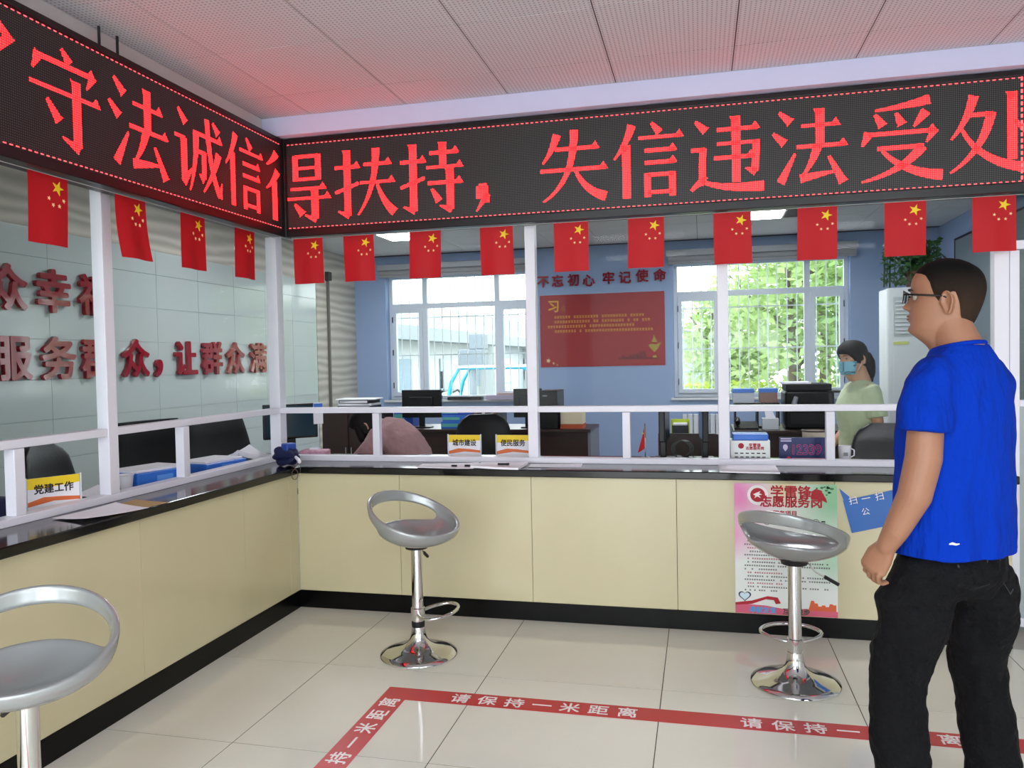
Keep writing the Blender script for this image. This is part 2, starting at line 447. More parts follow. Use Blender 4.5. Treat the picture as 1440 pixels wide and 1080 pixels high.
sg = thing('grey_hoist', 'grey box on a post standing outside the left window', 'utility box', (-2.0, 10.6, -.15))
MB().cyl((0, 0, 0), (0, 0, 1.5), .08, n=12).build('post', M_roof, sg)
B(-.25, -.2, 1.5, .25, .25, 1.85).build('lower_box', mat('grey_box_paint', '69727a', .6), sg, bevel=.02)
B(-.02, -.2, 1.85, .25, .25, 2.15).build('upper_box', MATS['grey_box_paint'], sg, bevel=.02)
# cargo tricycle
tr = thing('cargo_tricycle', 'cyan-framed cargo tricycle parked outside the left window', 'tricycle', (-1.55, 9.4, -.32 + .17))
M_cy = mat('cyan_paint', '1f9db4', .4)
def rod(name, pts, r, m, p): return MB().tube(pts, r, 8).build(name, m, p, smooth=50)
for yy in (-.35, .35):
    rod('cab_frame', [(-.55, yy, .6), (-.4, yy, 1.25), (-.25, yy, 1.5), (.9, yy, 1.5), (1.3, yy, 1.3), (1.5, yy, .6)], .035, M_cy, tr)
    rod('rail', [(-.5, yy, .8), (1.45, yy, .8)], .03, M_cy, tr)
B(-.35, -.4, 1.5, 1.0, .4, 1.54).build('canopy', mat('canopy_white', 'd8e2e6', .6), tr)
B(.3, -.45, .45, 1.5, .45, .75).build('cargo_bed', M_cy, tr, bevel=.02)
B(-.1, -.25, .55, .3, .25, .7).build('saddle', M_blackm, tr, bevel=.03)
for wx, wy in ((-.6, 0), (1.1, -.4), (1.1, .4)):
    MB().lathe([(.05, -.05), (.3, -.05), (.33, 0), (.3, .05), (.05, .05)], n=24)
    q = MB(); pts = [(wx + .28 * math.cos(a * PI / 12), wy, .33 + .28 * math.sin(a * PI / 12)) for a in range(24)]
    q.tube(pts, .05, 8, closed=True); q.build('wheel', M_blackm, tr, smooth=50)
rod('handlebar', [(-.45, -.3, 1.05), (-.4, 0, 1.1), (-.45, .3, 1.05)], .02, M_blackm, tr)
MB().tube([(-.55, -.42, 1.15), (-.55, -.42, 1.45)], [(.02, .09), (.02, .09)], 12).build('mirror', M_blackm, tr)

# trees and hedge
def leaf_cloud(n, fn, s0, s1, rnd):
    mb = MB()
    for _ in range(n):
        p = Vector(fn(rnd)); s_ = rnd.uniform(s0, s1)
        ax = Vector((rnd.gauss(0, 1), rnd.gauss(0, 1), rnd.gauss(0, .5))).normalized(); bx = ax.orthogonal().normalized()
        bx.rotate(Matrix.Rotation(rnd.uniform(0, 6.28), 3, ax)); ax *= s_; bx *= s_ * .45
        mb.add([p - ax, p + bx, p + ax, p - bx], [(0, 1, 2, 3)])
    return mb
M_leaf = [mat('leaf_bright', 'a6bd80', .6, noise=.5, nscale=1.2, transl=.5), mat('leaf_mid', '8caa6c', .6, noise=.5, nscale=1.2, transl=.5)]
M_bark = mat('bark', '6a5f50', .9, noise=.3)
def tree(x, y, h, r, label, k, n, rnd):
    t = thing('tree', label, 'tree', (x, y, -.2), 0, 'trees beyond the right window')
    MB().tube([(0, 0, 0), (.05, 0, h * .35), (-.05, .1, h * .7)], [.14, .11, .06], 10).build('trunk', M_bark, t, smooth=50)
    for a in range(5):
        an = a * 1.3 + rnd.random(); z = h * (.3 + .08 * a)
        MB().tube([(0, 0, z), (math.cos(an) * r * .4, math.sin(an) * r * .4, z + .5), (math.cos(an) * r * .75, math.sin(an) * r * .75, z + 1.1)], [.05, .035, .015], 6).build('branch', M_bark, t)
    def fn(q):
        cz = q.choice([(.45, .8), (.62, 1.0), (.8, .7)]); an = q.uniform(0, 6.28); rr = r * cz[1] * q.random() ** .5
        return (math.cos(an) * rr, math.sin(an) * rr, h * cz[0] + q.gauss(0, h * .11))
    o = leaf_cloud(n, fn, .07, .15, rnd).build('crown', M_leaf[k], t); o['kind'] = 'stuff'
rn = random.Random(3)
for x, y, h, r, k, lb in ((4.0, 11.0, 4.6, 1.5, 0, 'bright green tree right outside the right window'), (5.6, 10.2, 4.3, 1.3, 1, 'darker green tree at the right edge of the right window'),
                      (4.9, 13.5, 5.6, 1.9, 1, 'tall tree behind the bright green one'), (3.0, 14.2, 3.2, 1.2, 0, 'small light green tree seen through the left sash of the right window'),
                      (7.4, 14.0, 5.6, 2.2, 0, 'broad green tree farthest to the right outside')):
    tree(x, y, h, r, lb, k, 2600, rn)
hd = thing('hedge', 'clipped yellow-green hedge outside the right window', 'hedge', (5.0, 12.2, -.2))
leaf_cloud(5000, lambda q: (q.uniform(-3, 4), q.uniform(-.5, .5), q.uniform(.05, 1.15)), .05, .1, rn).build('foliage', mat('leaf_yellow', 'b0c455', .6, noise=.4, nscale=2, transl=.4), hd)['kind'] = 'stuff'
for k in range(8): MB().tube([(-2.8 + k * .9, 0, 0), (-2.8 + k * .9, .05, .8)], .03, 6).build('stem', M_bark, hd)

# ------------------------------------------------------------------ service counters
XE = 3.83
def counter(name, label, joints, along, end0, end1):
    t = thing(name, label, 'counter')
    def bx(a, b, d0, d1, z0, z1):
        return B(a, d0, z0, b, d1, z1) if along == 'x' else B(-d1, a, z0, -d0, b, z1)
    bx(end0, end1, .022, .6, .01, .805).build('carcass', mat('carcass_board', '8a8270', .8), t)
    J = [end0] + joints + [end1]
    for a, b in zip(J[:-1], J[1:]):
        bx(a + .0012, b - .0012, 0, .021, .104, .809).build('panel', M_panel, t, bevel=.001)
    bx(end0, end1, -.003, .021, 0, .103).build('skirting', M_skirt, t, bevel=.001)
    return t
counter('service_counter', 'long beige marble service counter facing the camera, black skirting', [.65, 1.434, 2.228, 3.02], 'x', 0.0, XE)
counter('service_counter', 'beige marble service counter running along the left side', [-4.5, -3.73, -2.944, -2.154, -1.364, -.574, -.105], 'y', -5.2, -.004)
wk = MB().prism([(-.62, -5.2), (.037, -5.2), (.037, -.037), (XE + .02, -.037), (XE + .02, .62), (-.62, .62)], .812, .853).build('worktop', M_granite, bevel=.005)
tag(wk, 'black granite worktop running round both counters', 'worktop')

# ------------------------------------------------------------------ glazed partition
def post(t, x, y, z0, z1, s=.06, name='post'):
    return B(x - s/2, y - s/2, z0, x + s/2, y + s/2, z1).build(name, M_white, t, bevel=.003)
gp = thing('glass_partition', 'white-framed glass screen standing on the counter facing the camera', 'partition')
post(gp, -.28, .28, .853, 2.83, .075, 'corner_post')
for x in (1.40, 2.485): post(gp, x, .27, .886, 2.83)
for x in (.405, 1.944, 3.04): post(gp, x, .27, .886, 1.15, .045, 'short_post')
B(-.24, .24, .853, 3.825, .31, .886).build('sill_rail', M_white, gp, bevel=.003)
for a, b in ((-.2425, 1.37), (1.43, 2.455), (2.515, 3.825)):
    B(a, .245, 1.152, b, .30, 1.187).build('rail', M_white, gp, bevel=.003)
    B(a, .266, 1.187, b, .274, 2.82).build('pane', M_glass, gp)
gl = thing('glass_partition', 'white-framed glass screen along the left counter', 'partition')
for y in (-1.22, -2.45, -3.7): post(gl, -.27, y, .886, 2.615)
for y in (-.695, -1.725, -2.95): post(gl, -.27, y, .886, 1.15, .05, 'short_post')
B(-.31, -5.2, .853, -.24, .24, .886).build('sill_rail', M_white, gl, bevel=.003)
for a, b in ((-5.2, -3.73), (-3.67, -2.48), (-2.42, -1.25), (-1.19, .2425)):
    B(-.30, a, 1.152, -.245, b, 1.187).build('rail', M_white, gl, bevel=.003)
    B(-.274, a, 1.187, -.266, b, 2.61).build('pane', M_glass, gl)
# glazed door at the right end of the counter
dr = struct(thing('door_1', None, None, (3.83, .24, 0)), 'white-framed glazed door at the right end of the counter')
B(0, 0, 0, .07, .06, 2.83).build('door_post', M_white, dr, bevel=.003)
B(.07, .008, 1.975, 1.25, .052, 2.02).build('head_rail', M_white, dr, bevel=.003)
B(.075, .01, .03, .12, .05, 1.97).build('stile', M_white, dr, bevel=.003)
B(1.2, .01, .03, 1.25, .05, 1.97).build('stile', M_white, dr, bevel=.003)
B(.12, .01, 1.17, 1.2, .05, 1.205).build('lock_rail', M_white, dr, bevel=.003)
B(.12, .01, .03, 1.2, .05, .075).build('bottom_rail', M_white, dr, bevel=.003)
M_frost = mat('frosted_glass', 'a9b1b3', .15)
B(.12, .026, .075, 1.2, .034, 1.17).build('lower_pane', M_frost, dr)
B(.12, .026, 1.205, 1.2, .034, 1.97).build('upper_pane', glass_mat('grey_glass', (.62, .68, .68), 1.0), dr)
B(.07, .026, 2.02, 1.25, .034, 2.82).build('top_pane', glass_mat('grey_glass', (.62, .68, .68), 1.0), dr)
B(1.25, 0, 0, 1.29, .06, 2.83).build('door_post', M_white, dr, bevel=.003)
bb = thing('notice_board', 'large grey board with a dark edge on the right office wall', 'board', (RX, 3.4, .35))
B(-.03, -1.9, 0, -.001, 1.88, 2.33).build('board_face', mat('grey_board', '7f8b8e', .3), bb)
for q in ((-1.92, 0, -1.9, 2.33), (1.88, 0, 1.9, 2.33), (-1.92, 2.33, 1.9, 2.35), (-1.92, -.02, 1.9, 0)):
    B(-.035, q[0], q[1], -.001, q[2], q[3]).build('board_edge', M_blackm, bb)

# ------------------------------------------------------------------ LED signs
LEDZ0, LEDZ1 = 2.2358, 2.8272
PITCH = .0095
M_ledbody = mat('led_housing', '0f0d10', .3)
M_screen = dot_mat('led_unlit_dots', '0b0a0c', '4c4a4a', PITCH, .30, .5)
M_ledtext = dot_mat('led_lit_dots', '200404', 'd01010', PITCH, .37, .5, e0=.06, e1=LED_RED, ecol=(1.0, .014, .016, 1))
M_leddash = mat('led_border', 'ff3030', .5, emit='ff5a60', estr=1.4)

def quad_pts(p0, p1, p2, n=8):
    return [tuple((1-t)**2*a + 2*t*(1-t)*b + t*t*c for a, b, c in zip(p0, p1, p2)) for t in [i/n for i in range(n+1)]]
def ribbon(mb, pts, w0, w1, mid=None):
    n = len(pts); L = []; R = []
    for i, (x, y) in enumerate(pts):
        xa, ya = pts[max(i-1, 0)]; xb, yb = pts[min(i+1, n-1)]
        dx, dy = xb - xa, yb - ya; l = math.hypot(dx, dy) or 1
        t = i / (n - 1); w_ = (w0 + (w1 - w0) * t) / 2
        L.append((x - dy/l*w_, y + dx/l*w_)); R.append((x + dy/l*w_, y - dx/l*w_))
    v = L + R; f = [(i, i+1, n+i+1, n+i) for i in range(n-1)]
    mb.add([(p[0], p[1], 0) for p in v], f)
def glyph(strokes):
    mb = MB()
    for s_ in strokes:
        k, a = s_[0], s_[1:]
        if k == 'H':
            x0, y0, x1, y1 = a; ribbon(mb, [(x0, y0), (x1, y1)], 5, 5)
            mb.add([(x1 - 11, y1 - 2, 0), (x1 + 3, y1 - 2, 0), (x1 - 3, y1 + 8, 0)], [(0, 1, 2)])
        elif k == 'h': ribbon(mb, [a[:2], a[2:]], 5, 5)
        elif k == 'V':
            x0, y0, x1, y1 = a; ribbon(mb, [(x0, y0), (x1, y1)], 11.5, 11)
            mb.add([(x0 - 8, y0 + 1, 0), (x0 + 5, y0 - 3, 0), (x0 - 3, y0 - 10, 0)], [(0, 1, 2)])
        elif k == 'v': ribbon(mb, [a[:2], a[2:]], 9, 9)
        elif k == 'P': ribbon(mb, quad_pts(a[:2], a[2:4], a[4:]), 12, 2.5)
        elif k == 'N': ribbon(mb, quad_pts(a[:2], a[2:4], a[4:]), 4, 13)
        elif k == 'C': ribbon(mb, quad_pts(a[:2], a[2:4], a[4:]), 9, 9)
        elif k == 'D':
            x0, y0, x1, y1 = a; ribbon(mb, [(x0, y0), (x0*.55+x1*.45, y0*.55+y1*.45), (x1, y1), (x1*1.12-x0*.12, y1*1.12-y0*.12)], 4, 13)
        elif k == 'T': ribbon(mb, [a[:2], a[2:]], 11, 3)
        elif k == 'K': ribbon(mb, [a[:2], a[2:]], 10, 2)
    return mb
HAND = [('H',4,74,42,74),('V',24,98,24,4),('K',26,4,8,11),('h',4,38,42,50)]
G = {
'守': [('D',46,99,55,89),('P',18,86,14,78,10,70),('H',18,84,88,84),('K',88,86,78,70),('H',6,57,94,57),('V',64,73,64,8),('K',66,6,44,14),('D',26,46,39,30)],
'法': [('D',12,97,25,85),('D',4,71,17,59),('T',13,8,32,44),('H',40,78,86,78),('V',63,98,63,52),('H',34,52,95,52),('P',60,52,54,30,40,14),('T',38,12,82,19),('D',74,38,90,8)],
'诚': [('D',12,97,24,84),('h',4,64,24,64),('V',21,64,21,14),('T',19,10,36,30),('H',40,76,97,76),('P',45,76,45,36,31,3),('h',46,54,63,54),('v',61,56,59,22),('K',60,20,50,27),('C',68,98,70,38,92,6),('K',92,5,97,24),('P',91,60,82,34,58,6),('D',80,97,90,87)],
'信': [('P',29,98,22,74,4,54),('V',21,72,21,2),('D',56,99,66,87),('H',38,80,97,80),('H',46,63,88,63),('H',46,47,88,47),('v',50,33,50,2),('h',50,31,86,31),('v',84,33,84,2),('h',50,8,84,8)],
'得L': [('P',26,98,18,86,4,76),('P',28,72,18,54,2,42),('V',20,56,20,0)],
'得R': [('v',46,97,46,60),('v',82,97,82,60),('h',46,95,82,95),('h',46,78,82,78),('h',46,62,82,62),('H',38,48,92,48),('H',32,34,99,34),('V',76,48,76,3),('K',78,2,60,9),('D',44,26,55,12)],
'扶': HAND + [('H',50,76,92,76),('H',44,50,97,50),('P',70,98,70,40,40,4),('N',71,48,80,20,98,5)],
'持': HAND + [('H',50,84,92,84),('V',70,98,70,64),('H',44,64,98,64),('H',46,42,97,42),('V',80,62,80,4),('K',82,3,64,10),('D',52,34,62,18)],
'失': [('P',29,94,22,72,8,56),('H',26,74,86,74),('H',4,46,97,46),('P',53,99,54,30,8,4),('N',54,46,66,16,97,7)],
'违': [('D',10,95,22,83),('h',4,58,22,58),('v',20,60,18,20),('N',4,6,18,20,22,16),('N',16,18,44,4,97,7),('H',38,82,90,82),('h',38,64,90,64),('v',88,66,86,26),('H',34,46,84,46),('V',62,98,62,14),('K',87,25,74,31)],
'受': [('P',84,98,60,92,22,89),('D',22,84,30,71),('D',46,84,52,71),('P',80,84,72,74,66,66),('P',15,62,11,54,7,46),('H',14,60,90,60),('K',90,62,80,46),('h',24,42,77,42),('P',76,42,54,12,6,2),('N',30,39,54,10,98,5)],
'处': [('P',30,97,24,68,4,46),('h',26,74,52,74),('P',50,76,42,30,3,6),('N',16,58,38,12,99,6),('V',74,98,74,18),('D',76,64,94,48)],
'，': [('v',14,28,32,28),('v',14,20,32,20),('v',22,14,33,14),('K',31,22,14,-2),('v',18,32,30,32)],
'“': [('D',64,98,76,84),('T',76,88,60,68)],
}
def led_sign(label, loc, rotz, x0, x1, chars, vborder=None):
    t = thing('led_sign', label, 'LED sign', loc, rotz)
    H = LEDZ1 - LEDZ0
    B(x0, .02, .005, x1, .14, H - .005).build('housing', M_ledbody, t, bevel=.004)
    B(x0, 0, 0, x1, .02, .046).build('frame_bar', M_ledbody, t, bevel=.004)
    B(x0, 0, H - .030, x1, .02, H).build('frame_bar', M_ledbody, t, bevel=.004)
    B(x0, 0, .046, x0 + .02, .02, H - .03).build('frame_bar', M_ledbody, t)
    B(x1 - .02, 0, .046, x1, .02, H - .03).build('frame_bar', M_ledbody, t)
    B(x0 + .02, .008, .046, x1 - .02, .02, H - .03).build('screen', M_screen, t)
    d = MB(); x = x0 + .025
    while x < x1 - .03:
        for z in (.0525, H - .0375): d.box(x, .0055, z - .0022, x + .014, .0065, z + .0022)
        x += .028
    if vborder is not None:
        z = .06
        while z < H - .05:
            for xx in (vborder, vborder + .02): d.box(xx, .0055, z, xx + .008, .0065, z + .018)
            z += .03
    d.build('border_lights', M_leddash, t)['kind'] = 'stuff'
    if vborder is not None: B(-.022, -.008, 0, .013, .06, H).build('corner_trim', M_ledbody, t, bevel=.003)
    for ch, cx0, cx1, z0, z1 in chars:
        g = glyph(G[ch])
        g.v = [(cx0 + (cx1 - cx0) * x / 100, .0068, z0 - LEDZ0 + (z1 - z0) * y / 100) for x, y, _ in g.v]
        g.build('lit_character', M_ledtext, t)
    return t
zA, zB = 2.325, 2.735
led_sign('long red-on-black LED message sign above the back counter, facing the camera', (-.085, .085, LEDZ0), 0, 0.0, 4.09,
    [('得R', -.115, .30, zA, zB)] + [(c, a + .085, b + .085, zA, zB) for c, a, b in (('扶', .235, .635), ('持', .65, 1.05), ('，', 1.07, 1.47), ('失', 1.485, 1.88), ('信', 1.90, 2.29), ('违', 2.31, 2.71), ('法', 2.73, 3.12), ('受', 3.15, 3.56), ('处', 3.575, 3.965))], 3.985)
led_sign('red-on-black LED message sign above the left counter, receding to the corner', (-.085, .085, LEDZ0), PI/2, -5.0, -.001,
    [('“', -2.246, -1.836, zA, zB)] + [(c, a - .085, b - .085, zA, zB) for c, a, b in (('守', -1.79, -1.39), ('法', -1.37, -.96), ('诚', -.94, -.53), ('信', -.52, -.13))] + [('得L', -.195, .30, zA, zB)])
for y, z1, lb in ((-1.22, ZC, 'thin black hanger rod above the left LED sign, longer one'), (-1.33, ZC, 'thin black hanger rod above the left LED sign, nearer the camera')):
    r_ = thing('hanger_rod', lb, 'rod', (-.15, y, LEDZ1 - .005))
    MB().cyl((0, 0, 0), (0, 0, z1 - LEDZ1 + .004), .006, n=8).build('rod', M_blackm, r_)
    MB().cyl((0, 0, .0), (0, 0, .015), .013, n=6).build('nut', M_blackm, r_)

# ------------------------------------------------------------------ flags
def star_pts(r, rot=0.0):
    return [((r if k % 2 == 0 else r * .382) * math.sin(rot + k * PI / 5), (r if k % 2 == 0 else r * .382) * math.cos(rot + k * PI / 5)) for k in range(10)][::-1]
FW, FH = .197, .278
def flag_meshes(amp, ph, shear):
    def off(u, v): return amp * v * math.sin(2.2 * PI * u + ph) + .012 * v * v * math.sin(ph * 2)
    nu, nv = 12, 12; R = []
    mb = MB()
    for side in (0, 1):
        vv = []
        for j in range(nv + 1):
            for i in range(nu + 1):
                u, v = i / nu, j / nv
                vv.append(((u - .5) * FW + shear * v * v, off(u, v) + (.0006 if side else -.0006), -v * FH))
        ff = []
        for j in range(nv):
            for i in range(nu):
                a = j * (nu + 1) + i; ff.append((a, a + 1, a + nu + 2, a + nu + 1) if side else (a, a + nu + 1, a + nu + 2, a + 1))
        mb.add(vv, ff)
    n1 = (nu + 1) * (nv + 1)
    edge = [i for i in range(nu + 1)] + [j * (nu + 1) + nu for j in range(1, nv + 1)] + [nv * (nu + 1) + i for i in range(nu - 1, -1, -1)] + [j * (nu + 1) for j in range(nv - 1, 0, -1)]
    mb.f += [(edge[k], edge[(k+1) % len(edge)], edge[(k+1) % len(edge)] + n1, edge[k] + n1) for k in range(len(edge))]
    cloth = mb.mesh('cloth', M_red, smooth=60)
    stars = []
    for u, v, r, rot in ((.73, .17, .030, .35), (.50, .34, .0085, .2), (.60, .425, .0085, .5), (.76, .425, .0085, .1), (.88, .335, .0085, .4)):
        m_ = MB()
        Mx = Matrix(((1,0,0,0),(0,0,1,0),(0,1,0,0),(0,0,0,1)))
        m_.prism(star_pts(r, rot), -.0012, .0012, Mx)
        stars.append((m_.mesh('star', M_yellow if r > .02 else mat('pale_yellow', 'ffd8a0', .6)), ((u - .5) * FW + shear * v * v, off(u, v) - .0018, -v * FH)))
    return cloth, stars
FV = [flag_meshes(.004, .3, 0), flag_meshes(.008, 1.6, .004), flag_meshes(.006, 3.0, -.004), flag_meshes(.010, 2.2, .03)]
def flag(loc, rotz, k, label, tilt=0):
    t = thing('small_flag', label, 'flag', loc, rotz, 'small red flags under the LED signs')
    if tilt: t.rotation_euler.y = tilt
    inst(FV[k][0], 'cloth', t, (0, 0, 0))
    for j, (m_, l_) in enumerate(FV[k][1]): inst(m_, 'large_star' if j == 0 else 'small_star', t, l_)
back_x = [.031, .365, .79, 1.224, 1.66, 2.078, 2.537, 2.968, 3.392, 3.80]
ordn = ['first', 'second', 'third', 'fourth', 'fifth', 'sixth', 'seventh', 'eighth', 'ninth', 'tenth']
for i, x in enumerate(back_x):
    flag((x, .15, 2.235), 0, [0, 1, 2, 1, 0, 2, 1, 2, 0, 1][i], 'small red five-star flag, %s from the corner along the back LED sign' % ordn[i])
for i, y in enumerate([-.25, -.72, -1.17, -1.634, -2.2]):
    flag((-.15, y, 2.235), PI/2, [1, 2, 3, 0, 1][i], 'small red five-star flag, %s from the corner along the left LED sign' % ordn[i])
for pts, lb in (([(-.08, .15, 2.234), (3.95, .15, 2.234)], 'thin string carrying the flags along the back sign'), ([(-.15, .08, 2.234), (-.15, -4.8, 2.234)], 'thin string carrying the flags along the left sign')):
    tag(MB().tube(pts, .0018, 6).build('flag_string', mat('string', 'b8b4b0', .8)), lb, 'string')

# ------------------------------------------------------------------ lettering on walls
M_acr = mat('red_acrylic', '8e0f22', .18, coat=.5)
def wall_char(ch, size, loc, rotz, label, group, depth, fit=None):
    o = letters(ch, size, M_acr, 'wall_character', None, loc, (0, 0, rotz), depth, size * .028)
    tag(o, label, 'letter', group); return o
NTH = ['leftmost', 'second', 'third', 'fourth', 'fifth', 'sixth', 'seventh', 'eighth', 'ninth', 'tenth']
for k, (ch, y, z) in enumerate((('众', .255, 2.045), ('幸', .655, 2.045), ('福', 1.06, 2.045))):
    wall_char(ch, .335, (WX + .024, y, z), PI/2, '%s dark red character of the upper row on the tiled wall%s' % (NTH[k], ' from the left' if k else ''), 'upper row of wall characters', .016)
for k, (ch, y) in enumerate((('服', .27), ('务', .684), ('群', 1.07), ('众', 1.514), ('，', 1.80), ('让', 2.19), ('群', 2.59), ('众', 2.99), ('满', 3.42))):
    lb = '%s dark red character of the lower row on the tiled wall' % NTH[k]
    if ch == '，': lb = 'dark red comma in the lower row on the tiled wall'
    elif k > 4: lb = 'dark red lower-row character on the tiled wall, %s after the comma' % ['first', 'second', 'third', 'fourth'][k - 5]
    wall_char(ch, .335 if ch != '，' else .40, (WX + .024, y, 1.545 if ch != '，' else 1.455), PI/2, lb, 'lower row of wall characters', .016)
for k, (ch, x, z) in enumerate((('不', .345, 2.495), ('忘', .54, 2.50), ('初', .75, 2.505), ('心', .952, 2.49), ('牢', 1.213, 2.51), ('记', 1.424, 2.51), ('使', 1.643, 2.52), ('命', 1.868, 2.52))):
    wall_char(ch, .165, (x, D - .014, z), 0, '%s dark red character of the slogan above the red poster%s' % (NTH[k], ' from the left' if k else ''), 'slogan above the poster', .011)

# ------------------------------------------------------------------ red poster on the back wall
M_gold = mat('gold_ink', 'e0a030', .5)
po = thing('red_poster', 'glossy red poster with gold writing between the two office windows', 'poster', (1.107, D - .001, 1.365))
B(-.814, -.008, 0, .816, 0, .95).build('sheet', mat('poster_red', '9a0c18', .42, noise=.15, nscale=1.5), po)
letters('习', .17, M_gold, 'lettering', po, (-.63, -.0095, .80), offset=.004)
letters('语', .07, mat('dull_gold_ink', 'b06a24', .5), 'lettering', po, (-.50, -.0095, .765))
rr = random.Random(5)
for r_, (x0, x1) in enumerate(((-.62, .53), (-.62, .71), (-.71, .47), (-.62, .64))):
    q = MB(); x = x0
    while x < x1:
        if rr.random() > .07:
            z = .655 - .062 * r_
            for bz in (-.014, -.001, .012): q.box(x, -.0092, z + bz, x + .026, -.0082, z + bz + .006)
            q.box(x + .011, -.0092, z - .016, x + .015, -.0082, z + .018)
        x += .037
    q.build('text_line', M_gold, po)['kind'] = 'stuff'
Mx = Matrix(((1,0,0,0),(0,0,1,0),(0,1,0,0),(0,0,0,1)))
for x, z, r in ((-.71, .085, .038), (-.64, .05, .02), (-.59, .03, .012)):
    MB().prism([(x + a, z + b) for a, b in star_pts(r, .2)], -.0095, -.0082, Mx).build('printed_star', mat('cream_ink', 'e6c48a', .5), po)
vz = MB()   # gold emblem: vase-like ornament
vz.prism([(.60, .26), (.64, .21), (.68, .17), (.72, .21), (.77, .30), (.70, .27), (.64, .28)][::-1], -.0095, -.0082, Mx)
vz.prism([(.64, .30), (.72, .30), (.69, .36), (.675, .40), (.665, .35)], -.0095, -.0082, Mx)
vz.prism([(.655, .10), (.71, .10), (.70, .13), (.665, .13)], -.0095, -.0082, Mx)
vz.build('printed_ornament', mat('olive_gold_ink', 'a98f3a', .5), po)
sk = [(.20, .085), (.74, .085), (.74, .10)]
x = .70
while x > .22:
    h_ = rr.uniform(.11, .19) if .25 < x < .6 else .11
    sk += [(x, h_), (x - .03, h_)]; x -= .045
    sk.append((x + .012, .10))
MB().prism(sk, -.0092, -.0082, Mx).build('printed_skyline', mat('dark_red_ink', '6a0a14', .5), po)

# ------------------------------------------------------------------ floor tape
M_tape = mat('red_tape', 'c01828', .35)
M_tapew = mat('white_print', 'f4eeee', .5)
tp = thing('floor_tape', 'red floor tape with white distance-keeping characters', 'floor marking', (0, 0, .0002))
MB().prism([(.985, -3.9), (1.10, -3.9), (1.10, -1.115), (6.2, -1.115), (6.2, -1.0), (.985, -1.0)], 0, .0012).build('tape', M_tape, tp)
for base in (1.335, 2.541, 3.75):
    for k, ch in enumerate('请保持一米距离'):
        letters(ch, .088, M_tapew, 'printed_character', tp, (base + .1195 * k, -1.0575, .0016), (-PI/2, 0, 0), .0002, .0012)
for base in (-1.154,):
    for k, ch in enumerate('离距米一持保请'):
        letters(ch, .088, M_tapew, 'printed_character', tp, (1.0425, base - .1205 * k, .0016), (-PI/2, 0, PI/2), .0002, .0012)

# ------------------------------------------------------------------ bar stools
def seat_mesh():
    n = 56; R = .198; grid = []
    for i in range(n):
        th = 2 * PI * i / n
        zr = .076 + .172 * ((1 + math.cos(th)) / 2) ** 1.15
        dth = min(th, 2 * PI - th); ho = .048 * math.sqrt(max(0, 1 - (dth / math.radians(80)) ** 2))
        zc_ = zr * .575; A = zc_ + max(ho, .003); Bz = zc_ - max(ho, .003)
        L = [zr, (zr * 2 + A) / 3, (zr + 2 * A) / 3, A, A * .66 + Bz * .34, A * .33 + Bz * .67, Bz] + [Bz * k for k in (.8, .6, .42, .26, .14, .06, .015, 0)]
        row = []
        for z in L:
            t_ = 1 - z / zr
            r = R * max(0, 1 - t_ ** 2.7) ** .62
            r = max(r, .004)
            row.append((-r * math.cos(th) * 1.03 - .02 * z / .245, r * math.sin(th) * 1.15, z))
        grid.append((row, 2 * ho))
    mb = MB(); m = len(grid[0][0])
    mb.v = [p for row, _ in grid for p in row]
    for i in range(n):
        i2 = (i + 1) % n
        for k in range(m - 1):
            if 3 <= k <= 5 and min(grid[i][1], grid[i2][1]) > .004: continue
            mb.f.append((i * m + k, i2 * m + k, i2 * m + k + 1, i * m + k + 1))
    mb.f.append(tuple(i * m + m - 1 for i in range(n)))
    return mb.mesh('seat', M_silver, smooth=180)
SEAT = seat_mesh()
def stool(loc, rotz, label, ringz=.22, lever=1, lrot=0, levrot=0):
    t = thing('bar_stool', label, 'bar stool', loc, rotz, 'silver bar stools')
    s_ = inst(SEAT, 'seat', t, (0, 0, .555))
    so = s_.modifiers.new('shell', 'SOLIDIFY'); so.thickness = .02; so.offset = 0
    su = s_.modifiers.new('smooth', 'SUBSURF'); su.levels = 1; su.render_levels = 2
    MB().lathe([(.055, .535), (.06, .55), (.075, .562), (.02, .564)], n=24).build('seat_mount', M_blackm, t, smooth=40)
    MB().lathe([(.0285, .17), (.0285, .54), (.02, .541)], n=28).build('column', M_chrome, t, smooth=40)
    MB().lathe([(.024, .10), (.024, .172), (.01, .173)], n=24).build('inner_column', M_chrome, t, smooth=40)
    MB().lathe([(.031, .142), (.033, .15), (.033, .166), (.029, .170)], n=24).build('collar', M_blackm if lever else M_chrome, t, smooth=40)
    MB().lathe([(.185, 0), (.192, .004), (.190, .010), (.165, .020), (.12, .032), (.08, .047), (.055, .065), (.042, .085), (.036, .115), (.033, .142), (.02, .143)], n=48).build('base', M_chrome, t, smooth=50)
    pts = []
    for k in range(28):
        a = 2 * PI * k / 28
        x_ = .095 - .095 * math.cos(a); pts.append((x_ + .012, .135 * math.sin(a) * (.75 + .25 * min(1, x_ / .1)), ringz - .02 + .02 * x_ / .19))
    f_ = MB().tube(pts, .0085, 8, closed=True).build('footrest', M_chrome, t, smooth=60); f_.rotation_euler.z = lrot
    MB().lathe([(.033, ringz - .04), (.035, ringz - .03), (.035, ringz), (.0285, ringz + .004)], n=24).build('footrest_clamp', M_chrome, t, smooth=40)
    lv = MB().tube([(0, 0, .545), (.0, -.06, .535), (0, -.09, .50), (0, -.17, .455)], .0045, 6).build('lever', M_chrome, t, smooth=50); lv.rotation_euler.z = levrot
    g_ = MB().cyl((0, -.125, .481), (0, -.185, .4465), .008, n=8).build('grip', M_blackm, lv)
    return t
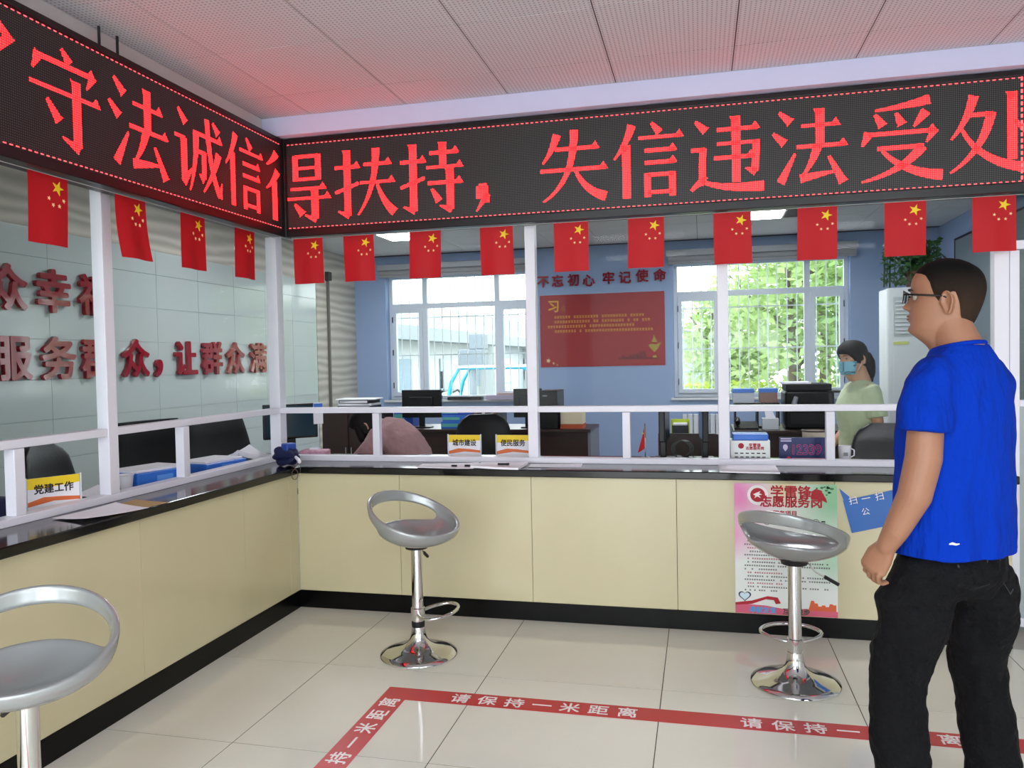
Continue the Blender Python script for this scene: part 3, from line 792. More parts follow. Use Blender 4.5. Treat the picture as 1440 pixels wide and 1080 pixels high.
stool((.975, -.60, 0), math.radians(-22), 'silver bar stool standing in the middle of the back counter', .235, 1, math.radians(20), math.radians(205))
stool((2.755, -.62, 0), math.radians(60), 'silver bar stool in front of the pink and white poster', .20, 0, math.radians(33), math.radians(33))
stool((.525, -2.48, 0), math.radians(-55), 'silver bar stool nearest the camera, beside the left counter', .22, 1, math.radians(180), math.radians(-60))

# ------------------------------------------------------------------ poster on the counter front
def poster_mat():
    m = bpy.data.materials.new('pastel_poster_print'); m.use_nodes = True; nt = m.node_tree
    b = nt.nodes['Principled BSDF']; b.inputs['Roughness'].default_value = .25
    tc = nt.nodes.new('ShaderNodeTexCoord'); sp = nt.nodes.new('ShaderNodeSeparateXYZ'); nt.links.new(tc.outputs['Object'], sp.inputs[0])
    def dist(cx, cz, r):
        v = nt.nodes.new('ShaderNodeVectorMath'); v.operation = 'DISTANCE'; v.inputs[1].default_value = (cx, 0, cz)
        nt.links.new(tc.outputs['Object'], v.inputs[0])
        mr = nt.nodes.new('ShaderNodeMapRange'); mr.inputs['From Min'].default_value = r; mr.inputs['From Max'].default_value = r * .2
        nt.links.new(v.outputs['Value'], mr.inputs['Value']); return mr.outputs[0]
    prev = None; base = lin('e9edea')
    for (cx, cz, r, col) in ((-.26, .62, .24, 'e887bd'), (-.27, .42, .16, 'eaa6cc'), (.25, .62, .25, '8fc59a'), (.24, .3, .17, 'b9dcc0'), (.0, .66, .12, 'e8d6b0')):
        mx = nt.nodes.new('ShaderNodeMix'); mx.data_type = 'RGBA'
        if prev: nt.links.new(prev, mx.inputs['A'])
        else: mx.inputs['A'].default_value = base
        mx.inputs['B'].default_value = lin(col); nt.links.new(dist(cx, cz, r), mx.inputs['Factor']); prev = mx.outputs['Result']
    nt.links.new(prev, b.inputs['Base Color'])
    return m
pp = thing('counter_poster', 'pink, white and green notice poster stuck on the counter front', 'poster', (2.778, -.0035, .108))
B(-.2525, -.0012, 0, .2525, 0, .685).build('sheet', poster_mat(), pp)
def flat(parent, pts, m, name, y=-.002): return MB().prism(pts, y, y + .0006, Mx).build(name, m, parent)
def disc(cx, cz, r, n=28, r2=None): return [(cx + r * math.cos(2*PI*k/n), cz + (r2 or r) * math.sin(2*PI*k/n)) for k in range(n)]
flat(pp, disc(-.135, .625, .052), M_tapew, 'emblem_ring', -.0022); flat(pp, disc(-.135, .625, .037), M_redink, 'emblem_disc', -.0028)
em = MB()
em.prism([(-.158, .628), (-.14, .637), (-.12, .646), (-.128, .634), (-.112, .628), (-.13, .624), (-.118, .608), (-.138, .618), (-.152, .607), (-.146, .621)], -.0034, -.0028, Mx)
em.build('emblem_figure', M_tapew, pp)
letters('学雷锋', .068, M_redink, 'headline', pp, (.03, -.0022, .645), offset=.0018)
letters('志愿服务岗', .062, M_redink, 'headline', pp, (.028, -.0022, .593), offset=.0018)
cp = MB()  # a red cap ornament at the end of the headline
cp.prism([(.125, .612), (.185, .600), (.205, .590), (.20, .612), (.175, .655), (.15, .662), (.13, .648)], -.0026, -.002, Mx)
cp.build('cap_ornament', M_redink, pp)
letters('服务项目', .03, M_redink, 'subheading', pp, (-.002, -.0022, .532), offset=.0008)
for cx in (-.09, -.0, .075, .15):
    mb = MB(); ri = disc(cx, .488, .018, 20); ro = disc(cx, .488, .0155, 20)
    n_ = 20; mb.add([(x, -.0024, z) for x, z in ri + ro], [(k, (k+1) % n_, n_ + (k+1) % n_, n_ + k) for k in range(n_)]); mb.build('icon_ring', M_ink, pp)
    q = MB()
    for bz in (-.008, 0, .008): q.box(cx - .008, -.0024, .488 + bz, cx + .008, -.002, .488 + bz + .002)
    q.box(cx + .026, -.0024, .49, cx + .045, -.002, .497); q.box(cx + .026, -.0024, .48, cx + .045, -.002, .487); q.build('icon', M_ink, pp)
z = .38
for r_ in range(15):
    head = r_ in (2, 5, 9, 12)
    q = MB(); x = -.19 if head or r_ in (0, 3, 6, 10, 13) else -.205
    x1 = -.02 if head else (.21 if r_ not in (4, 8, 14) else -.05)
    while x < x1:
        if rr.random() > .12:
            q.box(x, -.0024, z, x + .0085, -.002, z + .0022); q.box(x, -.0024, z + .0045, x + .0085, -.002, z + .0062); q.box(x + .0035, -.0024, z - .001, x + .0055, -.002, z + .0075)
        x += .0118
    q.build('text_line', M_redink if head else M_ink, pp)['kind'] = 'stuff'; z -= .0185
flat(pp, [(-.2525, 0), (.2525, 0), (.2525, .03), (.1, .038), (0, .03), (-.1, .045), (-.2525, .05)], mat('pink_ink', 'd8607c', .5), 'printed_band', -.0018)
flat(pp, [(-.2525, .055), (-.17, .068), (-.09, .095), (-.04, .09), (-.025, .06), (-.05, .055), (-.06, .075), (-.10, .078), (-.17, .05), (-.2525, .042)][::-1], M_redink, 'printed_ribbon', -.0022)
ht = [(-.205 + .032 * (16 * math.sin(t) ** 3) / 16, .092 + .03 * (13 * math.cos(t) - 5 * math.cos(2*t) - 2 * math.cos(3*t) - math.cos(4*t)) / 16) for t in [2*PI*k/30 for k in range(30)]]
flat(pp, ht, mat('navy_ink', '26324f', .5), 'heart_outline', -.0026)
flat(pp, [(-.205 + (x + .205) * .78, .092 + (z - .092) * .78) for x, z in ht], mat('pale_blue_ink', 'cfe4f0', .5), 'heart', -.0032)
sky = [(.10, .03)]
x = .245
sk2 = [(.245, .03)]
while x > .13:
    h_ = rr.uniform(.05, .085); sk2 += [(x, h_), (x - .014, h_)]; x -= .018
flat(pp, [(.11, .03)] + sk2[:1] + sk2[1:], mat('orange_ink', 'e0653a', .5), 'printed_skyline', -.0021)
letters('奉献友爱', .034, mat('sky_ink', '4aa0e0', .5), 'lettering', pp, (-.115, -.0030, .022), offset=.0008)
letters('互助进步', .034, mat('dark_green_ink', '28432e', .5), 'lettering', pp, (.05, -.0030, .020), offset=.0008)
letters('文明排队', .034, MATS['dark_green_ink'], 'lettering', pp, (.15, -.0030, .028), offset=.0008) if False else None
for k in range(16):
    a, c_ = rr.uniform(.15, .245), rr.uniform(.63, .68)
    flat(pp, disc(a, c_, rr.uniform(.005, .011), 8, rr.uniform(.004, .007)), mat('leaf_ink', '3f7a4a', .5), 'printed_leaf', -.0019)
bs = thing('blue_notice', 'tilted blue square notice with white characters on the counter front', 'sign', (3.20, -.0035, .66))
B(-.125, -.0012, -.085, .125, 0, .085, M=Matrix.Rotation(math.radians(-14), 4, 'Y')).build('sheet', mat('blue_print', '1f63b4', .3), bs)
MB().prism([(-.160, .115), (-.095, .06), (-.075, -.04), (-.10, -.06)], -.0014, -.0002, Mx).build('corner_flap', MATS['blue_print'], bs)
for k, ch in enumerate('扫一扫'):
    letters(ch, .044, M_tapew, 'printed_character', bs, (-.095 + .062 * k, -.0026, .055 + .012 * k), (0, math.radians(-12), 0))
letters('公', .04, M_tapew, 'printed_character', bs, (-.035, -.0026, .0), (0, math.radians(-12), 0))
#PART3
# ------------------------------------------------------------------ office furniture
def desk(label, x0, x1, y0, y1, h, side=None, name='desk'):
    t = thing(name, label, 'desk', ((x0 + x1) / 2, (y0 + y1) / 2, 0)); a, b = (x1 - x0) / 2, (y1 - y0) / 2
    B(-a, -b, h - .03, a, b, h).build('desktop', M_wood, t, bevel=.004)
    B(-a + .02, -b + .04, .06, a - .02, -b + .06, h - .03).build('modesty_panel', M_wood, t)
    for s_ in (-1, 1):
        B(s_ * a - s_ * .03, -b + .02, 0, s_ * a - s_ * .001, b - .02, h - .03).build('side_panel', side if side and s_ > 0 else M_wood, t)
    B(a - .45, -b + .08, .1, a - .05, b - .04, h - .04).build('pedestal', M_wood, t)
    return t
desk('long dark brown desk under the left office window', -1.45, 1.28, 3.55, 4.25, .755, mat('grey_desk_side', '6f7480', .5))
desk('dark brown desk under the black printer, right of the office', 2.66, 4.0, 3.45, 4.2, .755)
dc = thing('side_desk', 'dark brown desk with a rounded end panel behind the counter', 'desk', (2.32, 2.55, 0))
pn = [(-.30, .0), (.235, 0), (.235, .72)] + [(.135 + .10 * math.cos(a * PI / 16), .745 + .10 * math.sin(a * PI / 16)) for a in range(9)] + [(-.30, .845)]
MB().prism(pn, -.36, -.335, Mx).build('end_panel', M_wood, dc, bevel=.003)
B(-.30, -.33, .70, .235, .40, .735).build('desktop', M_wood, dc); B(-.30, -.33, 0, -.27, .4, .70).build('side_panel', M_wood, dc); B(.205, -.33, 0, .235, .4, .70).build('side_panel', M_wood, dc)
cb = thing('low_cabinet', 'dark low cabinet carrying the folder stack near the left window', 'cabinet', (-1.1, 3.27, 0))
B(-.3, -.22, 0, .3, .22, 1.0).build('body', M_wood, cb, bevel=.004)
for s_ in (-1, 1):
    d_ = B(s_ * .15 - .14, -.235, .05, s_ * .15 + .14, -.221, .96).build('door', M_wood, cb, bevel=.002)
    B(s_ * .03 - .006, -.25, .5, s_ * .03 + .006, -.236, .62).build('handle', M_chrome, d_)

M_scr = mat('dark_screen', '1b3442', .12)
def monitor(label, loc, rotz, w=.5, h=.31, front=True, smat=None, tilt=0):
    t = thing('monitor', label, 'monitor', loc, rotz)
    pn_ = B(-w/2, -.018, .11, w/2, .018, .11 + h).build('panel', M_black, t, bevel=.006)
    if front: B(-w/2 + .012, -.0195, .125, w/2 - .012, -.0178, .098 + h).build('screen', smat or M_scr, pn_)
    else:
        B(-w*.3, .018, .16, w*.3, .045, .11 + h*.75).build('rear_cover', M_black, pn_, bevel=.008)
        B(-.04, .0452, .20, .04, .047, .215).build('badge', mat('grey_badge', 'a8b0b8', .4), pn_)
    B(-.03, -.012, .012, .03, .022, .2).build('neck', M_black, t, bevel=.004)
    B(-min(.12, w*.24), -.06, 0, min(.12, w*.24), .06, .013).build('base', M_black, t, bevel=.004)
    return t
cm = monitor('black monitor with a dark blue screen at the counter corner, beside the seated worker', (-.335, .53, .853), math.radians(42), .36, .235)
B(.15, -.026, .20, .215, -.0215, .345).build('sticky_card', M_paper, cm); B(.152, -.0275, .29, .213, -.026, .34).build('card_header', M_blue, cm)
monitor('black monitor seen from behind in front of the left window', (-.573, 3.75, .755), PI, .45, .30, False)
monitor('black monitor seen from behind, right of the blue file boxes', (.60, 3.75, .755), PI + .1, .30, .30, False)
monitor('slim black monitor seen edge-on on the counter, beside the red pennant', (2.146, .50, .853), math.radians(84), .20, .185)
monitor('slim black monitor seen edge-on on the counter, farther from the red pennant', (2.376, .50, .853), math.radians(-84), .20, .185)
def simple(name, label, cat, loc, rotz=0, group=None): return thing(name, label, cat, loc, rotz, group)
t = simple('computer_case', 'black desktop computer case standing on the long desk', 'computer', (.845, 3.80, .755))
B(-.095, -.20, 0, .095, .2, .39).build('case', M_black, t, bevel=.006); B(-.07, -.2035, .30, .07, -.2, .33).build('drive_bay', M_blackm, t); B(-.06, -.2035, .335, -.01, -.2, .345).build('badge', MATS['grey_badge'], t)
t = simple('cream_box', 'cream carton with an orange lower edge on the long desk', 'box', (1.075, 3.75, .755))
B(-.115, -.1, .045, .115, .1, .215).build('carton', mat('cream_card', 'd9cdb2', .7), t, bevel=.003); B(-.117, -.102, 0, .117, .102, .045).build('orange_base', mat('orange_card', 'b5502c', .6), t)
B(-.1, -.1015, .17, .1, -.1, .174).build('seam', M_ink, t)
def filebox(label, loc, rotz, sx, sy, sz, m=None, lab=True, group='blue file boxes'):
    t = thing('file_box', label, 'file box', loc, rotz, group)
    B(-sx/2, -sy/2, 0, sx/2, sy/2, sz).build('case', m or M_blue, t, bevel=.004)
    B(-sx/2 + .006, -sy/2 - .0015, sz * .25, -sx/2 + sx*.55, -sy/2, sz * .7).build('spine_label', mat('teal_label', '5fb3a8', .6), t)
    return t
filebox('blue file box at the bottom of the stack on the long desk', (-.145, 3.78, .755), 0, .36, .28, .075)
filebox('blue file box lying in the middle of the stack on the long desk', (-.145, 3.78, .830), .06, .34, .27, .065)
filebox('blue file box on top of the stack on the long desk', (-.15, 3.78, .895), -.04, .34, .26, .075, mat('deep_blue_plastic', '2456b8', .4))
filebox('small dark blue file box behind the black monitor by the left window', (-.83, 3.95, .755), 0, .22, .2, .2, MATS['deep_blue_plastic'])
bk = [('5d5348', .035, .19), ('2e2a2a', .05, .2), ('d9d5cf', .03, .18), ('3b3432', .06, .2), ('8c8478', .03, .17), ('6b3a34', .04, .19), ('57575c', .05, .18)]
x = .03
for i, (c_, w_, h_) in enumerate(bk):
    t = thing('book', ['brown', 'black', 'white', 'dark grey', 'tan', 'maroon', 'slate'][i] + ' upright book or binder in the row on the long desk', 'book', (x + w_/2, 3.78, .755), 0, 'row of books on the long desk')
    B(-w_/2 + .001, -.11, 0, w_/2 - .001, .11, h_).build('cover', mat('book_%s' % c_, c_, .6), t, bevel=.003)
    B(-w_/2 + .005, -.107, .004, w_/2 - .005, .112, h_ + .001).build('pages', M_paper, t)
    x += w_ + .002
# folder stack
for k, (c_, sx, dz) in enumerate((('2c3850', .36, .03), ('e7e7ea', .36, .022), ('30343c', .33, .035), ('f2f2f5', .42, .012))):
    z0 = 1.0 + [0, .031, .054, .090][k]
    t = thing('folder', ['navy folder at the bottom of the stack by the left window', 'white folder second from the bottom of the stack', 'dark grey ring folder near the top of the stack', 'splayed white papers on top of the folder stack'][k], 'folder', (-1.08, 3.27, z0), [.0, .05, -.04, .12][k], 'folder stack')
    B(-sx/2, -.14, 0, sx/2, .14, dz).build('cover', mat('folder_%s' % c_, c_, .6), t, bevel=.002)
    if k < 3: B(-sx/2 + .01, -.142, dz*.2, sx/2 - .01, -.12, dz*.8).build('pages', M_paper, t)
# window sill things
t = simple('small_plant', 'tiny dark potted plant on the left window sill', 'plant', (-1.12, D - .06, .945))
MB().lathe([(.035, 0), (.045, .06), (.03, .06)], n=14).build('pot', M_blackm, t, smooth=40)
for k in range(9):
    a = k * .7; MB().tube([(0, 0, .06), (math.cos(a) * .05, math.sin(a) * .02, .11), (math.cos(a) * .11, math.sin(a) * .03, .12 + .02 * (k % 3))], [.004, .006, .001], 5).build('leaf', mat('dark_leaf', '2d3a2c', .6), t)
t = simple('black_tray', 'long black tray lying on the left window sill', 'tray', (-.74, D - .09, .945))
B(-.24, -.05, 0, .24, .05, .012).build('bottom', M_blackm, t)
for q in ((-.24, -.05, .24, -.044), (-.24, .044, .24, .05), (-.24, -.05, -.234, .05), (.234, -.05, .24, .05)): B(q[0], q[1], .012, q[2], q[3], .04).build('rim', M_blackm, t)
t = simple('lilac_carton', 'lilac carton lying on the left window sill', 'box', (-.24, D - .09, .945)); B(-.2, -.05, 0, .2, .05, .06).build('carton', mat('lilac_card', 'a79cb4', .6), t, bevel=.003); B(-.05, -.045, .06, .18, .045, .09).build('lid', mat('pinkish_card', 'b79a9c', .6), t, bevel=.003)
# radiator below right window
t = simple('radiator', 'white radiator under the right office window', 'radiator', (2.40, D - .07, .12))
for k in range(8): B(-.27 + .068 * k, -.045, 0, -.21 + .068 * k, .045, .62).build('fin', mat('radiator_white', 'd5dae2', .4), t, bevel=.008)
B(-.27, -.012, .04, .27, .012, .07).build('pipe', MATS['radiator_white'], t); B(-.27, -.012, .55, .27, .012, .58).build('pipe', MATS['radiator_white'], t)

# printer desk
t = simple('printer', 'black laser printer on the right-hand desk by the window', 'printer', (3.36, 3.80, .755))
B(-.22, -.2, 0, .22, .22, .36).build('body', M_black, t, bevel=.02); B(-.21, -.19, .36, .2, .2, .43).build('scanner_lid', M_blackm, t, bevel=.012)
B(-.23, -.17, .43, .02, .18, .445).build('paper_on_top', M_paper, t); B(.2, -.1, .34, .30, .1, .36).build('output_tray', M_black, t, bevel=.004)
MB().tube([(-.14, -.21, .18), (-.14, -.225, .25), (-.12, -.22, .31)], [.02, .025, .02], 10).build('handset', mat('grey_plastic', '8d9298', .4), t, smooth=50)
B(-.17, -.204, .05, .17, -.2, .15).build('paper_drawer', M_blackm, t)
t = simple('desk_organizer', 'dark desk organizer rack under the blue-lidded boxes', 'rack', (2.87, 3.83, .755))
B(-.19, -.12, 0, .19, .12, .02).build('shelf', M_blackm, t); B(-.19, -.12, .225, .23, .12, .245).build('shelf', M_blackm, t)
for xx in (-.19, .02, .215): B(xx, -.12, .02, xx + .015, .12, .225).build('upright', M_blackm, t)
for x_, w_, lb, c2 in ((2.765, .2, 'pale storage box with a blue lid, left of the pair by the printer', 'b9c0cc'), (3.0, .165, 'brownish storage box with a blue lid, nearest the printer', '8b6a62')):
    t = thing('storage_box', lb, 'box', (x_, 3.82, 1.0), 0, 'blue-lidded boxes'); B(-w_/2, -.08, 0, w_/2, .08, .10).build('body', mat('sbox_' + c2, c2, .5), t, bevel=.004); B(-w_/2 - .004, -.084, .10, w_/2 + .004, .084, .14).build('lid', M_blue, t, bevel=.004)
t = simple('telephone', 'black desk telephone on the right-hand desk', 'telephone', (2.78, 3.60, .755))
MB().prism([(-.09, 0), (.09, 0), (.09, .07), (-.09, .02)], -.11, .11, Matrix(((0,0,1,0),(1,0,0,0),(0,1,0,0),(0,0,0,1)))).build('body', M_black, t)
MB().tube([(-.08, -.09, .07), (-.07, -.05, .09), (-.07, .05, .1), (-.08, .09, .09)], [.024, .016, .016, .024], 8).build('handset', M_black, t, smooth=50)
t = simple('tissue_dispenser', 'clear paper holder with white tissues beside the telephone', 'tissue box', (3.0, 3.58, .755))
B(-.075, -.05, 0, .075, .05, .11).build('case', mat('clear_grey', 'c7ccd2', .2), t, bevel=.006); MB().prism([(-.04, .11), (.05, .11), (.02, .18), (-.05, .19)], -.01, .01, Mx).build('tissue', M_paper, t)
t = simple('water_bottle', 'clear water bottle with a green label on the right-hand desk', 'bottle', (3.66, 3.52, .755))
MB().lathe([(.032, 0), (.036, .01), (.036, .14), (.03, .17), (.013, .2), (.013, .215), (.005, .216)], n=20).build('bottle_body', mat('bottle_plastic', 'b9cbd2', .15), t, smooth=40)
MB().lathe([(.0365, .05), (.0372, .052), (.0372, .115), (.0365, .117)], n=20).build('label_band', mat('green_label', '138a55', .5), t, smooth=40)
MB().lathe([(.014, .212), (.0155, .214), (.0155, .23), (.005, .231)], n=16).build('cap', M_blue, t, smooth=40)
t = simple('lime_folder_holder', 'lime green file holder on the rounded side desk', 'file holder', (2.19, 2.50, .735))
B(-.075, -.06, 0, -.068, .06, .2).build('side', mat('lime_plastic', 'b7c92e', .5), t); B(.068, -.06, 0, .075, .06, .2).build('side', MATS['lime_plastic'], t); B(-.068, .054, 0, .068, .06, .2).build('back', MATS['lime_plastic'], t)
B(-.068, -.06, .0, .068, -.054, .155).build('front', mat('dark_file', '20242c', .5), t); B(-.06, -.05, .005, .06, .05, .17).build('papers', M_paper, t)

# air conditioner and vine
t = simple('air_conditioner', 'tall white floor-standing air conditioner in the office corner', 'air conditioner', (4.16, 3.1, 0))
B(-.26, -.17, 0, .26, .17, 2.01).build('body', mat('ac_white', 'd3d8da', .35), t, bevel=.015)
B(-.215, -.174, 1.60, .215, -.169, 1.93).build('vent_panel', mat('ac_grey', 'b3bab9', .4), t)
for k in range(9): B(-.2, -.181, 1.62 + .033 * k, .2, -.174, 1.632 + .033 * k).build('louvre', MATS['ac_white'], t)
B(-.215, -.174, .25, .215, -.169, 1.5).build('front_panel', MATS['ac_white'], t); B(-.215, -.175, 1.53, -.1, -.169, 1.555).build('badge', mat('ac_badge', 'c8cf6a', .5), t)
t = simple('trailing_ivy', 'dark green trailing ivy on top of the air conditioner', 'plant', (4.16, 3.1, 2.01))
MB().lathe([(.07, 0), (.09, .14), (.07, .14)], n=18).build('pot', mat('brown_pot', '5a3d30', .7), t, smooth=40)
ri = random.Random(9)
for k in range(14):
    a = ri.uniform(0, 6.28); e = (max(-.24, min(.24, math.cos(a) * .25)), math.sin(a) * .15)
    MB().tube([(0, 0, .14), (e[0] * .6, e[1] * .6, .34), (e[0], e[1], .25), (e[0] * 1.02, e[1] * 1.05, .02)], .004, 5).build('vine', mat('vine_green', '24401f', .7), t)
def ivy(q):
    a = q.uniform(0, 6.28); r = q.uniform(.02, .28)
    return (max(-.27, min(.16, math.cos(a) * r)), math.sin(a) * r * .6, q.uniform(.04, .40))
leaf_cloud(900, ivy, .02, .04, ri).build('leaves', mat('ivy_leaf', '2c5a24', .6, noise=.5, nscale=20, transl=.2), t)['kind'] = 'stuff'

# office chairs
def office_chair(label, loc, rotz, top, w=.5, m=None, tilt=.12, arms=True, square=False):
    m = m or M_leather
    t = thing('office_chair', label, 'office chair', loc, rotz, 'office chairs')
    MB().tube([(0, -.23, .47), (0, -.1, .48), (0, .15, .48), (0, .25, .46)], [(w/2 - .05, .03), (w/2 - .01, .045), (w/2 - .01, .045), (w/2 - .04, .03)], 20).build('seat', m, t, smooth=50)
    h = top - .5; R = []
    for k in range(13):
        u = k / 12; z = .5 + h * u; hw = (w/2) * (.86 + .14 * math.sin(PI * min(1, u * 1.1))) * (1 if u < (.93 if square else .8) else max(.93 if square else .55, math.sqrt(max(0, 1 - ((u - .8) / .24) ** 2))))
        y = -.24 - tilt * u - .03 * math.sin(PI * u); th = .04 if u < .85 else .04 * (1 - (u - .85) * 3)
        ring = []
        for j in range(24):
            a = 2 * PI * j / 24; ca, sa = math.cos(a), math.sin(a)
            xx = hw * math.copysign(abs(ca) ** .5, ca)
            ring.append((xx, y + th * math.copysign(abs(sa) ** .6, sa) + .05 * (xx / (w/2)) ** 2, z))
        R.append(ring)
    MB().rings(R).build('backrest', m, t, smooth=50)
    if arms:
        for s_ in (-1, 1):
            MB().tube([(s_ * w*.5, -.2, .5), (s_ * w*.54, -.18, .68), (s_ * w*.54, .1, .70), (s_ * w*.5, .12, .5)], .016, 8).build('armrest', M_black, t, smooth=50)
    MB().lathe([(.03, .1), (.03, .43), (.1, .44)], n=14).build('gas_lift', M_black, t, smooth=40)
    for k in range(5):
        a = 2 * PI * k / 5
        lg = MB().tube([(0, 0, .11), (.28 * math.cos(a), .28 * math.sin(a), .07)], [.03, .018], 8).build('base_leg', M_black, t)
        MB().tube([(.28 * math.cos(a) - .02 * math.sin(a), .28 * math.sin(a) + .02 * math.cos(a), .028), (.28 * math.cos(a) + .02 * math.sin(a), .28 * math.sin(a) - .02 * math.cos(a), .028)], .028, 10).build('caster', M_black, lg)
    return t
office_chair('black office chair nearest the camera behind the left counter', (-1.0, -.42, 0), math.radians(-70), 1.03, .6)
office_chair('black office chair, middle one behind the left counter', (-1.0, .30, 0), math.radians(-100), 1.10, .62, None, .1, True, True)
office_chair('black office chair beside the corner post behind the left counter', (-1.0, 1.08, 0), math.radians(-96), 1.07, .72, None, .1, False, True)
office_chair('black office chair turned sideways behind the two name plates', (.66, 1.98, 0), math.radians(205), 1.0, .5)
office_chair('grey office chair next to the standing woman', (3.50, 1.02, 0), math.radians(170), 1.0, .46, M_grayleather, .06, False)

# ------------------------------------------------------------------ things on the worktop
WT = .8532
def plate(label, txt, loc, rotz):
    t = thing('name_plate', label, 'name plate', loc, rotz, 'acrylic name plates')
    B(-.11, -.03, 0, .11, .03, .006).build('foot', glass_mat('acrylic', (.93, .95, .96), 1.0), t)
    B(-.11, -.004, .006, -.104, .004, .15).build('acrylic_edge', mat('acrylic_edge', 'd9dde6', .15), t); B(.104, -.004, .006, .11, .004, .15).build('acrylic_edge', MATS['acrylic_edge'], t)
    cd_ = B(-.102, -.002, .012, .102, .002, .146).build('card', M_paper, t)
    MB().prism([(-.102, .10), (-.05, .098), (.03, .106), (.102, .112), (.102, .146), (-.102, .146)], -.0028, -.002, Mx).build('yellow_band', mat('yellow_ink', 'f0cf1c', .5), cd_)
    MB().prism([(-.102, .045), (-.04, .062), (.03, .058), (.102, .05), (.102, .035), (.0, .042), (-.102, .026)][::-1], -.0028, -.002, Mx).build('orange_wave', mat('orange_wave_ink', 'e07038', .5), cd_)
    letters(txt, .043, M_ink, 'lettering', cd_, (0, -.0034, .098), offset=.001, fit=.155)
    return t
plate('name plate with black lettering on the left counter beside the white sheet', '党建工作', (-.35, -1.455, WT), math.radians(62))
plate('name plate on the back counter, left of the pair', '城市建设', (.916, .44, WT), 0)
plate('name plate on the back counter, right of the pair', '便民服务', (1.229, .44, WT), 0)

def sheet(label, loc, rotz, sx, sy, m=None, name='paper_sheet', cat='paper', curl=.006, group=None, thick=.0012):
    mb = MB(); n = 8; vv = []
    for s_ in (0, 1):
        for j in range(n + 1):
            for i in range(n + 1):
                u, v = i / n - .5, j / n - .5
                vv.append((u * sx, v * sy, curl * (abs(u + v)) ** 2 * 2 + s_ * thick + .0003))
    ff = []; q = (n + 1) ** 2
    for j in range(n):
        for i in range(n):
            a = j * (n + 1) + i; ff += [(a, a + n + 1, a + n + 2, a + 1), (q + a, q + a + 1, q + a + n + 2, q + a + n + 1)]
    ed = list(range(n + 1)) + [j * (n + 1) + n for j in range(1, n + 1)] + [n * (n + 1) + i for i in range(n - 1, -1, -1)] + [j * (n + 1) for j in range(n - 1, 0, -1)]
    ff += [(ed[k], ed[(k+1) % len(ed)], ed[(k+1) % len(ed)] + q, ed[k] + q) for k in range(len(ed))]
    mb.add(vv, ff); o = mb.build(name, m or M_paper, smooth=60, loc=loc, rotz=rotz)
    return tag(o, label, cat, group)
sheet('brown kraft envelope under the white sheet on the left worktop', (-.07, -1.36, WT), math.radians(84), .30, .19, mat('kraft', 'b99a68', .8), 'envelope', 'envelope', .002)
sheet('white sheet lying at the edge of the left worktop', (-.07, -1.50, WT + .0042), math.radians(80), .30, .20)
sheet('stapled white sheets with black clips, left pile on the back worktop', (.93, .05, WT), math.radians(6), .34, .19, curl=.004, thick=.004)
sheet('white sheets on the back worktop below the right name plate', (1.24, .06, WT), math.radians(-3), .28, .21, curl=.004, thick=.012)
for x_, y_, lb in ((.985, .01, 'black clip on the left pile of sheets'), (1.06, .02, 'black clip between the two piles of sheets')):
    t = thing('binder_clip', lb, 'clip', (x_, y_, WT + .006)); B(-.016, -.006, 0, .016, .006, .010).build('clip_body', M_black, t, bevel=.001); MB().tube([(-.01, .006, .005), (-.012, .02, .006), (.012, .02, .006), (.01, .006, .005)], .001, 5).build('clip_wire', M_chrome, t)
t = thing('black_pen', 'black marker lying on the right pile of sheets', 'pen', (1.26, .02, WT + .022), .1)
MB().cyl((-.02, 0, 0), (.03, 0, 0), .006, n=10).build('barrel', M_black, t); MB().cyl((.03, 0, 0), (.045, 0, 0), .007, n=10).build('cap', M_blackm, t)
sheet('white sheet hanging over the worktop edge under the suggestion box', (2.60, .07, WT), 0, .30, .27, curl=.002, thick=.006)
sheet('pale paper lying on the back worktop right of the name plates', (1.55, .14, WT), .1, .3, .13, mat('offwhite_paper', 'e4e4ea', .5), curl=.001)
# blue document cases on the left counter
def doccase(label, loc, rotz, h=.06):
    t = thing('document_case', label, 'document case', loc, rotz, 'blue document cases')
    B(-.165, -.12, 0, .165, .12, h).build('case', M_blue, t, bevel=.006); B(-.155, -.1, h, .15, .11, h + .012).build('papers', M_paper, t, bevel=.002)
    B(-.05, -.1215, h * .3, .05, -.12, h * .7).build('latch', mat('light_blue_plastic', '5f9ae6', .4), t); return t
doccase('blue document case with papers on it, nearer the camera on the left counter', (-.46, -.72, WT), math.radians(78), .075)
doccase('blue document case farther from the camera on the left counter', (-.46, -.18, WT), math.radians(82), .05)
sheet('thick pile of white forms beside the corner post on the left counter', (-.47, .18, WT), math.radians(75), .28, .2, curl=.03, thick=.03)
sheet('white form lying next to the left name plate', (-.46, -1.17, WT), math.radians(74), .25, .16, curl=.02)
t = simple('paper_cup', 'small white cup behind the left glass screen', 'cup', (-.42, -.935, WT + .0)); MB().lathe([(.026, 0), (.034, .075), (.036, .078), (.031, .074), (.024, .004)], n=20).build('cup_body', M_paper, t, smooth=50)
MB().lathe([(.0355, .074), (.038, .077), (.0355, .08)], n=20).build('rim', M_paper, t, smooth=50)
t = simple('navy_case', 'navy case at the left edge behind the left glass screen', 'case', (-.47, -1.80, WT), .05); B(-.1, -.17, 0, .1, .17, .09).build('case', M_navy, t, bevel=.01); B(-.102, -.05, .04, .102, .05, .06).build('strap', M_blue, t)
